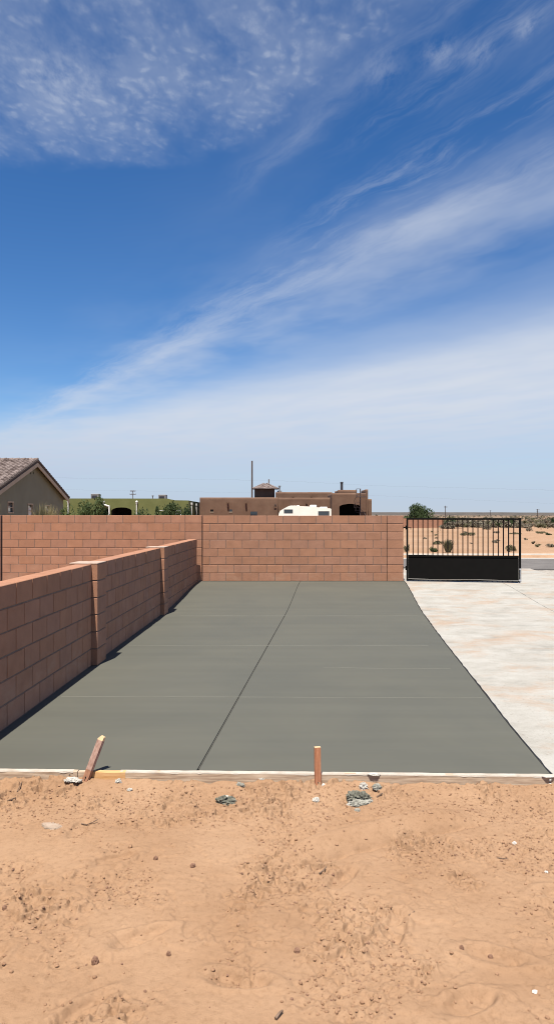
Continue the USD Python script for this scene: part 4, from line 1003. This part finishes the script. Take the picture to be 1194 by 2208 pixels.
obj('chimney', cat(box(xch - 0.35, xch + 0.35, DT, DT + 0.7, bz_(1064, DT), bz_(1058, DT)), cyl(0.11, (xch, DT + 0.35, bz_(1058, DT)), (xch, DT + 0.35, bz_(1049, DT)), 8), cyl(0.20, (xch, DT + 0.35, bz_(1049.3, DT)), (xch, DT + 0.35, bz_(1047, DT)), 8)), GREYMETAL, adobe)
obj('flue', cat(cyl(0.19, (bx_(740.5, DR), DR + 3, bz_(1060, DR)), (bx_(740.5, DR), DR + 3, bz_(1040, DR)), 10), cyl(0.22, (bx_(740.5, DR), DR + 3, bz_(1040, DR)), (bx_(740.5, DR), DR + 3, bz_(1037, DR)), 10)), DARKMETAL, adobe)
# outside stair in front of the right wing
stair = thing('spiral_stair', 'dark metal outside stair with landing rails at the right of the adobe house', 'stair', (bx_(778, 102.6), 102.6, 0))
sx_ = F / 102.6
zz_ = lambda py: EYE - (py - HY) / sx_
obj('post', cyl(0.07, (-0.1, 0, 0), (-0.1, 0, zz_(1054)), 8), RAILRED, stair)
obj('post', cyl(0.05, (-0.62, 0, zz_(1070)), (-0.62, 0, zz_(1054)), 8), RAILRED, stair)
obj('landing', box(-0.65, 0.75, -0.3, 0.6, zz_(1072), zz_(1070.5)), RAILRED, stair)
obj('rail', cat(box(-0.65, -0.05, -0.32, -0.28, zz_(1054.6), zz_(1053.8)), box(-0.65, 0.7, -0.32, -0.28, zz_(1066), zz_(1064.5)), box(-0.05, 0.7, -0.32, -0.28, zz_(1060.5), zz_(1059.5))), RAILRED, stair)
for i in range(11):
    a = -0.6 + i * 0.52; z = 0.25 + i * (zz_(1072) - 0.25) / 11
    c, s_ = math.cos(a), math.sin(a)
    obj('tread', trimesh.convex.convex_hull(np.array([(-0.1 + q_[0] * c - q_[1] * s_, q_[0] * s_ + q_[1] * c, z + q_[2]) for q_ in ((0.05, -0.03, 0), (0.05, 0.03, 0), (0.78, -0.19, 0), (0.78, 0.19, 0), (0.05, -0.03, 0.04), (0.05, 0.03, 0.04), (0.78, -0.19, 0.04), (0.78, 0.19, 0.04))])), RAILRED, stair)
hand = [(-0.1 + 0.8 * math.cos(-0.6 + u * 5.7), 0.8 * math.sin(-0.6 + u * 5.7), 1.15 + u * (zz_(1072) - 0.25)) for u in np.linspace(0, 1, 24)]
obj('handrail', cat(*[cyl(0.03, hand[i], hand[i + 1], 6) for i in range(23)]), RAILRED, stair)
for i in range(0, 24, 3): obj('baluster', cyl(0.018, hand[i], (hand[i][0], hand[i][1], hand[i][2] - 1.0), 5), RAILRED, stair)

# camper trailer
DC = 98.0; sC = F / DC
px2 = lambda p: (p - CX) / sC
pz2 = lambda p: EYE - (p - HY) / sC
camper = thing('camper_trailer', 'cream white camper trailer parked in front of the adobe house', 'camper', (0, DC, 0))
prof = sg.Polygon([(px2(600), pz2(1118)), (px2(600.3), pz2(1109)), (px2(603.5), pz2(1101.5)), (px2(612), pz2(1096.5)), (px2(622.5), pz2(1091)), (px2(628), pz2(1090.0)), (px2(662), pz2(1091.8)), (px2(712.3), pz2(1096.2)), (px2(714), pz2(1098)), (px2(714.3), pz2(1135)), (px2(632), pz2(1135)), (px2(630), pz2(1118))])
wa, wb = sg.box(px2(612.5), pz2(1106.3), px2(630.5), pz2(1099)).buffer(0.04), sg.box(px2(686), pz2(1114), px2(709.5), pz2(1102.5)).buffer(0.02)
shell = facade(prof.difference(wa).difference(wb), 0.06); solid = facade(prof.buffer(-0.03), 2.3); solid.apply_translation([0, 0.062, 0])
obj('body', cat(shell, solid), RVWHITE, camper)
for w in (wa, wb):
    b = w.bounds
    fr = obj('window', cat(*[box(*q_) for q_ in ((b[0], b[0] + 0.07, -0.012, 0.055, b[1], b[3]), (b[2] - 0.07, b[2], -0.012, 0.055, b[1], b[3]), (b[0] + 0.07, b[2] - 0.07, -0.012, 0.055, b[3] - 0.07, b[3]), (b[0] + 0.07, b[2] - 0.07, -0.012, 0.055, b[1], b[1] + 0.07))]), DARKMETAL, camper)
    obj('pane', box(b[0] + 0.07, b[2] - 0.07, 0.02, 0.035, b[1] + 0.07, b[3] - 0.07), GLASSD, fr)
def rbox(pa, pb, pt, pb2, y0, y1): return block_mesh(px2(pa), px2(pb), y0, y1, pz2(pb2), pz2(pt), 0.05)
obj('roof_air_unit', rbox(668.5, 683, 1088.6, 1093.6, 0.5, 1.3), RVTRIM, camper)
obj('roof_vent', rbox(640, 646, 1089.3, 1091.6, 0.8, 1.2), RVTRIM, camper); obj('roof_vent', rbox(633, 638.5, 1090.0, 1091.6, 0.6, 1.0), RVTRIM, camper); obj('roof_vent', rbox(690, 706, 1092.8, 1095.8, 0.6, 1.0), RVTRIM, camper)
for px in (655, 672): 
    wh = trimesh.creation.cylinder(radius=0.36, height=0.22, sections=20); wh.apply_transform(trimesh.transformations.rotation_matrix(math.pi / 2, [1, 0, 0])); wh.apply_translation([px2(px), 0.1, 0.42])
    obj('wheel', wh, DARKMETAL, camper, smooth=30)
obj('pin_leg', cyl(0.05, (px2(625), 0.4, 0.1), (px2(625), 0.4, pz2(1118)), 8), DARKMETAL, camper)

# far garden wall behind the street, seen through the gate
s83 = F / 83.0
fw = thing('far_block_wall', 'reddish block wall beyond the street, seen through the left bars of the gate', 'wall', (0, 83, 0))
obj('wall_face', block_mesh(-40, (955 - CX) / s83, 0, 0.2, -0.1, EYE - 8.2 / s83, 0.01), BLOCK[3], fw)
obj('end_pier', block_mesh((947 - CX) / s83, (955.6 - CX) / s83, -0.05, 0.25, -0.1, EYE - 7.6 / s83, 0.01), BLOCK[1], fw)

# ------------------------------------------------------------------ poles and wires
def pole(px, ptop, pbase, d, label, arms=(), r=0.14, name='utility_pole'):
    x_ = (px - CX) * d / F; z0 = EYE - (pbase - HY) * d / F; zt_ = EYE - (ptop - HY) * d / F
    p = thing(name, label, 'pole', (x_, d, z0))
    obj('post', cyl(r, (0, 0, -1), (0, 0, zt_ - z0), 8, r * 0.72), POLEWOOD, p, smooth=40)
    for pa, w in arms:
        za = EYE - (pa - HY) * d / F - z0; obj('crossarm', box(-w / 2, w / 2, -r - 0.1, -r * 0.6, za - 0.08, za + 0.08), POLEWOOD, p)
        for q_ in (-0.45, -0.2, 0.2, 0.45): obj('insulator', cyl(0.06, (q_ * w, -r, za + 0.08), (q_ * w, -r, za + 0.3), 6), GREYMETAL, p)
    return p
pole(543.3, 993.5, 1110, 135, 'tall bare wooden pole rising behind the adobe house', (), 0.17)
pole(286.5, 1057.5, 1112, 210, 'wooden pole with two crossarms behind the green house', ((1059, 1.5), (1066, 1.7)), 0.13)
pole(960, 1090.5, 1116, 560, 'utility pole on the plain just right of the bushy tree', ((1092, 2.6), (1095, 2.4)), 0.32)
pole(1057, 1100, 1115, 900, 'small distant utility pole on the plain above the right half of the gate', ((1101.5, 2.6),), 0.38)
pole(1158.5, 1097.5, 1120, 520, 'utility pole on the plain right of the gate', ((1099, 2.6), (1102, 2.4)), 0.32)
def wire(pts, label, r):
    P = np.array([pix(*p) for p in pts]); tt = np.linspace(0, 1, len(P)); u = np.linspace(0, 1, 40)
    Q = np.stack([np.interp(u, tt, P[:, k_]) for k_ in range(3)], 1)
    m = cat(*[cyl(r, Q[i], Q[i + 1], 5) for i in range(39)])
    tag(obj('overhead_wire', m, DARKMETAL), label, 'wire')
wire([(-260, 1029, 240), (150, 1030.5, 240), (400, 1032.5, 240), (620, 1037, 240), (800, 1047, 240), (1000, 1052, 240), (1194, 1057, 240), (1500, 1066, 240)], 'upper faint overhead wire crossing low in the sky', 0.010)
wire([(-260, 1046, 250), (150, 1056, 250), (400, 1060, 250), (800, 1068, 250), (1194, 1086, 250), (1500, 1098, 250)], 'lower faint overhead wire crossing low in the sky', 0.008)

# ------------------------------------------------------------------ plants
def leaves(n, r3, size, seed, clumps=9, gap=0.0, up=0.0):
    """Leaf-sized faces gathered in clumps through an ellipsoid of radii r3, standing on z = 0."""
    r_ = np.random.default_rng(seed); r3 = np.array(r3, float)
    c = r_.normal(size=(clumps, 3)); c /= np.linalg.norm(c, axis=1, keepdims=True); c *= (0.35 + 0.5 * r_.uniform(size=(clumps, 1))); c[:, 2] = np.abs(c[:, 2]) * 1.0 - 0.25
    k_ = r_.integers(clumps, size=n); rad = 0.24 + 0.20 * r_.uniform(size=clumps)
    p = r_.normal(size=(n, 3)); p /= np.linalg.norm(p, axis=1, keepdims=True); p = c[k_] + p * (rad[k_] * r_.uniform(0.35, 1, n) ** 0.5)[:, None]
    p = p * r3 + [0, 0, r3[2] * 0.95]; p[:, 2] = np.maximum(p[:, 2], 0.02 * r3[2])
    a = r_.normal(size=(n, 3)); a[:, 2] += up; a /= np.linalg.norm(a, axis=1, keepdims=True)
    b = np.cross(a, r_.normal(size=(n, 3))); b /= np.linalg.norm(b, axis=1, keepdims=True)
    L = size * r_.uniform(0.6, 1.3, n)[:, None]; w = L * 0.42
    V = np.stack([p - a * L / 2, p + b * w / 2, p + a * L / 2, p - b * w / 2], 1).reshape(-1, 3)
    lo, hi = np.percentile(V, 1, axis=0), np.percentile(V, 99, axis=0)
    V = (V - (lo + hi) / 2) / ((hi - lo) / 2) * r3 + [0, 0, r3[2]]
    i = np.arange(n)[:, None] * 4
    return trimesh.Trimesh(V, np.vstack([i + [0, 1, 2], i + [0, 2, 3]]), process=False)
def stems(r3, n, r, seed):
    r_ = np.random.default_rng(seed); ms = []
    for i in range(n):
        a = r_.uniform(0, 6.28); e = np.array([math.cos(a) * r3[0] * r_.uniform(0.2, 0.8), math.sin(a) * r3[1] * r_.uniform(0.2, 0.8), r3[2] * r_.uniform(0.9, 1.6)])
        mid = e * [0.35, 0.35, 0.5]; ms += [cyl(r, (0, 0, -0.1), mid, 5, r * 0.75), cyl(r * 0.75, mid, e, 5, r * 0.3)]
    return cat(*ms)
def blades(n, r, h, seed, w=0.012, spread=0.9):
    """A tuft of narrow blades fanning out from the root."""
    r_ = np.random.default_rng(seed); V, Fc = [], []
    for i in range(n):
        a = r_.uniform(0, 6.28); s = r_.uniform(0, 1) ** 0.6 * spread; L = h * r_.uniform(0.6, 1.05); d = np.array([math.cos(a) * s, math.sin(a) * s, 1.0]); d /= np.linalg.norm(d)
        root = np.array([math.cos(a), math.sin(a), 0]) * r * r_.uniform(0, 0.35); si = np.array([-math.sin(a), math.cos(a), 0]) * w
        mid = root + d * L * 0.55; tip = root + d * L - [0, 0, L * 0.12 * s]; b = len(V)
        V += [root - si, root + si, mid + si * 0.8, mid - si * 0.8, tip]; Fc += [[b, b + 1, b + 2], [b, b + 2, b + 3], [b + 3, b + 2, b + 4]]
    return trimesh.Trimesh(np.array(V), np.array(Fc), process=False)
def ground_at(px, py, d=None):
    if d is None:
        d = (EYE - 0.27) * F / (py - HY)
        for _ in range(6):
            x_ = (px - CX) * d / F; z = float(desert_z(np.array([x_]), np.array([d]))[0]); d = (EYE - z) * F / (py - HY)
    x_ = (px - CX) * d / F
    return x_, d, float(desert_z(np.array([x_]), np.array([d]))[0])
def bush(px, base, w, h, mat, label, seed, d=None, dens=1.0, name='shrub', cate='shrub', leaf=None, group=None, zb=None):
    x_, d, z = ground_at(px, base, d); s = F / d
    if zb is not None: z = zb
    hh = h / s if zb is None else (EYE - (base - h - HY) / s - zb)
    r3 = (w / s / 2, w / s / 2.3, hh / 2) if zb is None else (w / s / 1.7, w / s / 2.0, hh * 0.36)
    t_ = thing(name, label, cate, (x_, d, z), 0, group)
    n = int(900 * dens); lf = leaf or max(0.05, 0.16 * r3[0])
    fo = leaves(n, r3, lf, seed)
    if zb is not None: fo.apply_translation([0, 0, hh * 0.30])
    obj('foliage', fo, mat, t_); obj('stem', stems(r3, 7, 0.02 * max(r3[2], 0.6) + 0.004, seed + 1), BARK, t_)
    return t_
# behind the back wall (feet out of sight)
bush(198, 1088 + 20, 44, 33, LEAF_G, 'tall leafy green bush left of the dark garage openings', 201, 40, 1.4, zb=0.0, leaf=0.10)
bush(183, 1108, 30, 20, LEAF_G, 'smaller leafy bush at the left of the tall one by the green house', 202, 41, 1.2, zb=0.0, leaf=0.09)
bush(226, 1110, 24, 12, LEAF_D, 'low dark bush in front of the left garage opening', 203, 42, 0.8, zb=0.0, leaf=0.09)
bush(148, 1110, 34, 14, LEAF_G, 'low green bush at the right corner of the tiled house', 204, 36, 1.3, zb=0.0, leaf=0.08)
bush(306, 1110, 38, 10, LEAF_D, 'low green bush below the right downspout of the green house', 205, 48, 1.2, zb=0.0, leaf=0.09)
bush(367, 1110, 38, 24, LEAF_M, 'leafy bush in front of the right end of the green house', 206, 48, 1.8, zb=0.0, leaf=0.10)
bush(347, 1110, 20, 15, LEAF_M, 'leafy bush beside the white pipe post', 207, 50, 1.0, zb=0.0, leaf=0.10)
bush(396, 1110, 30, 16, LEAF_D, 'dark low bush at the right corner of the green house', 208, 52, 1.0, zb=0.0, leaf=0.10)
bush(-2, 1110, 34, 22, LEAF_O, 'olive bush at the left edge in front of the tiled house', 209, 34, 1.3, zb=0.0, leaf=0.08)
for px, h, w, d, lab, seed in ((91, 18, 42, 30, 'pale spiky desert spoon plant in front of the tiled house', 221), (106, 13, 26, 31, 'smaller pale spiky plant right of the larger one', 222), (441, 15, 16, 26, 'sparse dry stalks above the wall at the left corner of the adobe house', 223)):
    x_ = (px - CX) * d / F; t_ = thing('spiky_plant', lab, 'plant', (x_, d, 0.0)); hh = EYE + (h + 4) * d / F
    if seed != 223:
        obj('leaf_rosette', (lambda m: (m.apply_translation([0, 0, hh * 0.42]), m)[1])(blades(300, 0.14, hh * 0.66, seed, 0.016, 0.5)), LEAF_Y, t_)
        obj('trunk', cyl(0.09, (0, 0, -0.1), (0, 0, hh * 0.45), 8, 0.07), BARK, t_)
    else: obj('stalk', blades(16, 0.5, hh, seed, 0.008, 0.14), BARK, t_)
# beyond the street
tx, td, tz = ground_at(902, 0, 88.0); 
tree = thing('bushy_tree', 'round dark green bushy tree behind the far block wall', 'tree', (tx, td, tz))
obj('crown', (lambda m: (m.apply_translation([0, 0, 0.25]), m)[1])(leaves(5200, (1.55, 1.4, 1.22), 0.17, 301, 16)), LEAF_M, tree)
obj('trunk', stems((1.3, 1.1, 1.5), 9, 0.07, 302), BARK, tree)
tuft = [(966, 1192, 24, 28, LEAF_O, 'tall olive grass clump behind the middle left bars of the gate'), ]
x_, d, z = ground_at(966, 1191.5); s = F / d
t_ = thing('grass_clump', tuft[0][5], 'grass clump', (x_, d, z)); obj('blades', blades(420, 0.3, 0.58, 311, 0.010, 0.42), LEAF_O, t_); obj('dry_blades', blades(160, 0.3, 0.5, 312, 0.010, 0.6), LEAF_Y, t_)
bush(934, 1190, 15, 10, LEAF_G, 'small bright green shrub behind the left bars of the gate', 313, None, 0.8, leaf=0.035)
bush(944, 1174, 22, 8, LEAF_O, 'low flat olive shrub above the small bright green one', 314, None, 0.7, leaf=0.05)
bush(876, 1190, 12, 16, LEAF_O, 'olive shrub seen in the slot between wall and gate', 315, None, 0.8, leaf=0.035)
bush(1097, 1190, 14, 15, LEAF_O, 'olive shrub behind the right bars of the gate', 316, None, 0.7, leaf=0.035)
bush(1107, 1189, 10, 12, LEAF_Y, 'dry yellowish shrub next to the right stile of the gate', 317, None, 0.6, leaf=0.035)
bush(1172, 1193, 18, 9, LEAF_O, 'green shrub at the kerb right of the gate', 318, None, 0.9, leaf=0.035)
bush(1186, 1180, 16, 7, LEAF_S, 'grey shrub up the slope at the right picture edge', 319, None, 0.7, leaf=0.04)
bush(1149, 1173, 8, 6, LEAF_S, 'tiny lone grey shrub on bare sand right of the gate', 320, None, 0.4, leaf=0.04)
bush(972, 1140, 46, 15, LEAF_S, 'wide grey green sage mound right of the far block wall', 321, None, 1.4)
bush(1094, 1139, 44, 20, LEAF_M, 'dark green juniper bush behind the right bars of the gate', 322, None, 1.6)
bush(1050, 1142, 20, 12, LEAF_S, 'grey sage clump behind the middle right bars of the gate', 323, None, 0.8)
bush(1141, 1146, 14, 9, LEAF_S, 'grey sage clump just right of the gate top', 324, None, 0.7)
bush(1110, 1152, 24, 4, LEAF_O, 'low flat shrub behind the right stile of the gate', 325, None, 0.6)
bush(1168, 1151, 22, 5, LEAF_O, 'wide low olive shrub on the sand at right', 326, None, 0.7)
bush(1183, 1154, 12, 4, LEAF_D, 'small dark low shrub at the right end of the sand', 327, None, 0.5)
bush(1008, 1155, 30, 7, LEAF_O, 'low olive shrub behind the middle bars of the gate', 328, None, 0.7)
bush(1070, 1150, 12, 5, LEAF_S, 'small sage tuft behind the bars, left of the right stile', 329, None, 0.5)

# scattered scrub on the plain (nobody could count it)
def scrub():
    r_ = np.random.default_rng(77); P = UsdGeom.PointInstancer.Define(stage, '/World/scrub')
    protos = []
    for i, (mat, seed) in enumerate(((LEAF_S, 401), (LEAF_O, 402), (LEAF_D, 403))):
        m = usdkit.mesh(stage, f'/World/scrub/shrub_{i:03d}', leaves(160, (0.55, 0.5, 0.34), 0.22, seed, 7), mat); protos.append(m.GetPath())
    P.CreatePrototypesRel().SetTargets(protos)
    y = 60 * (2400 / 60) ** r_.uniform(0, 1, 5200) ** 0.85; x_ = r_.uniform(-0.05, 0.62, len(y)) * y
    dens = fb(x_, y, 0.03, 3, 12) + 0.02 * smooth(y, 70, 160) - 0.03
    keep = (dens > 0.0) & ((y > 92) | (x_ > (962 - CX) / F * 90)) & (y > 72 + 14 * r_.uniform(0, 1, len(y)))
    x_, y = x_[keep], y[keep]; z = desert_z(x_, y)
    sc = r_.uniform(0.6, 1.5, len(y)) * (1 + 0.5 * smooth(y, 150, 700)); sc = np.where(r_.uniform(0, 1, len(y)) < 0.05, sc * 1.8, sc)
    few = 70; xa, ya = r_.uniform(3, 30, few), r_.uniform(31.5, 78, few); ok = xa < ya * 0.55; xa, ya = xa[ok], ya[ok]
    x_, y, z, sc = np.append(x_, xa), np.append(y, ya), np.append(z, desert_z(xa, ya)), np.append(sc, r_.uniform(0.08, 0.26, len(xa)))
    P.CreatePositionsAttr(Vt.Vec3fArray.FromNumpy(np.stack([x_, y, z], 1).astype(np.float32)))
    P.CreateScalesAttr(Vt.Vec3fArray.FromNumpy((np.stack([sc, sc, sc * r_.uniform(0.6, 1.0, len(sc))], 1)).astype(np.float32)))
    a = r_.uniform(0, 6.28, len(sc)); P.CreateOrientationsAttr(Vt.QuathArray([Gf.Quath(float(math.cos(q_ / 2)), 0, 0, float(math.sin(q_ / 2))) for q_ in a]))
    P.CreateProtoIndicesAttr(Vt.IntArray.FromNumpy(r_.choice(3, len(sc), p=[0.66, 0.28, 0.06]).astype(np.int32)))
    tag(P.GetPrim(), 'sparse grey green scrub dotted over the desert plain', 'scrub', kind='stuff')
scrub()
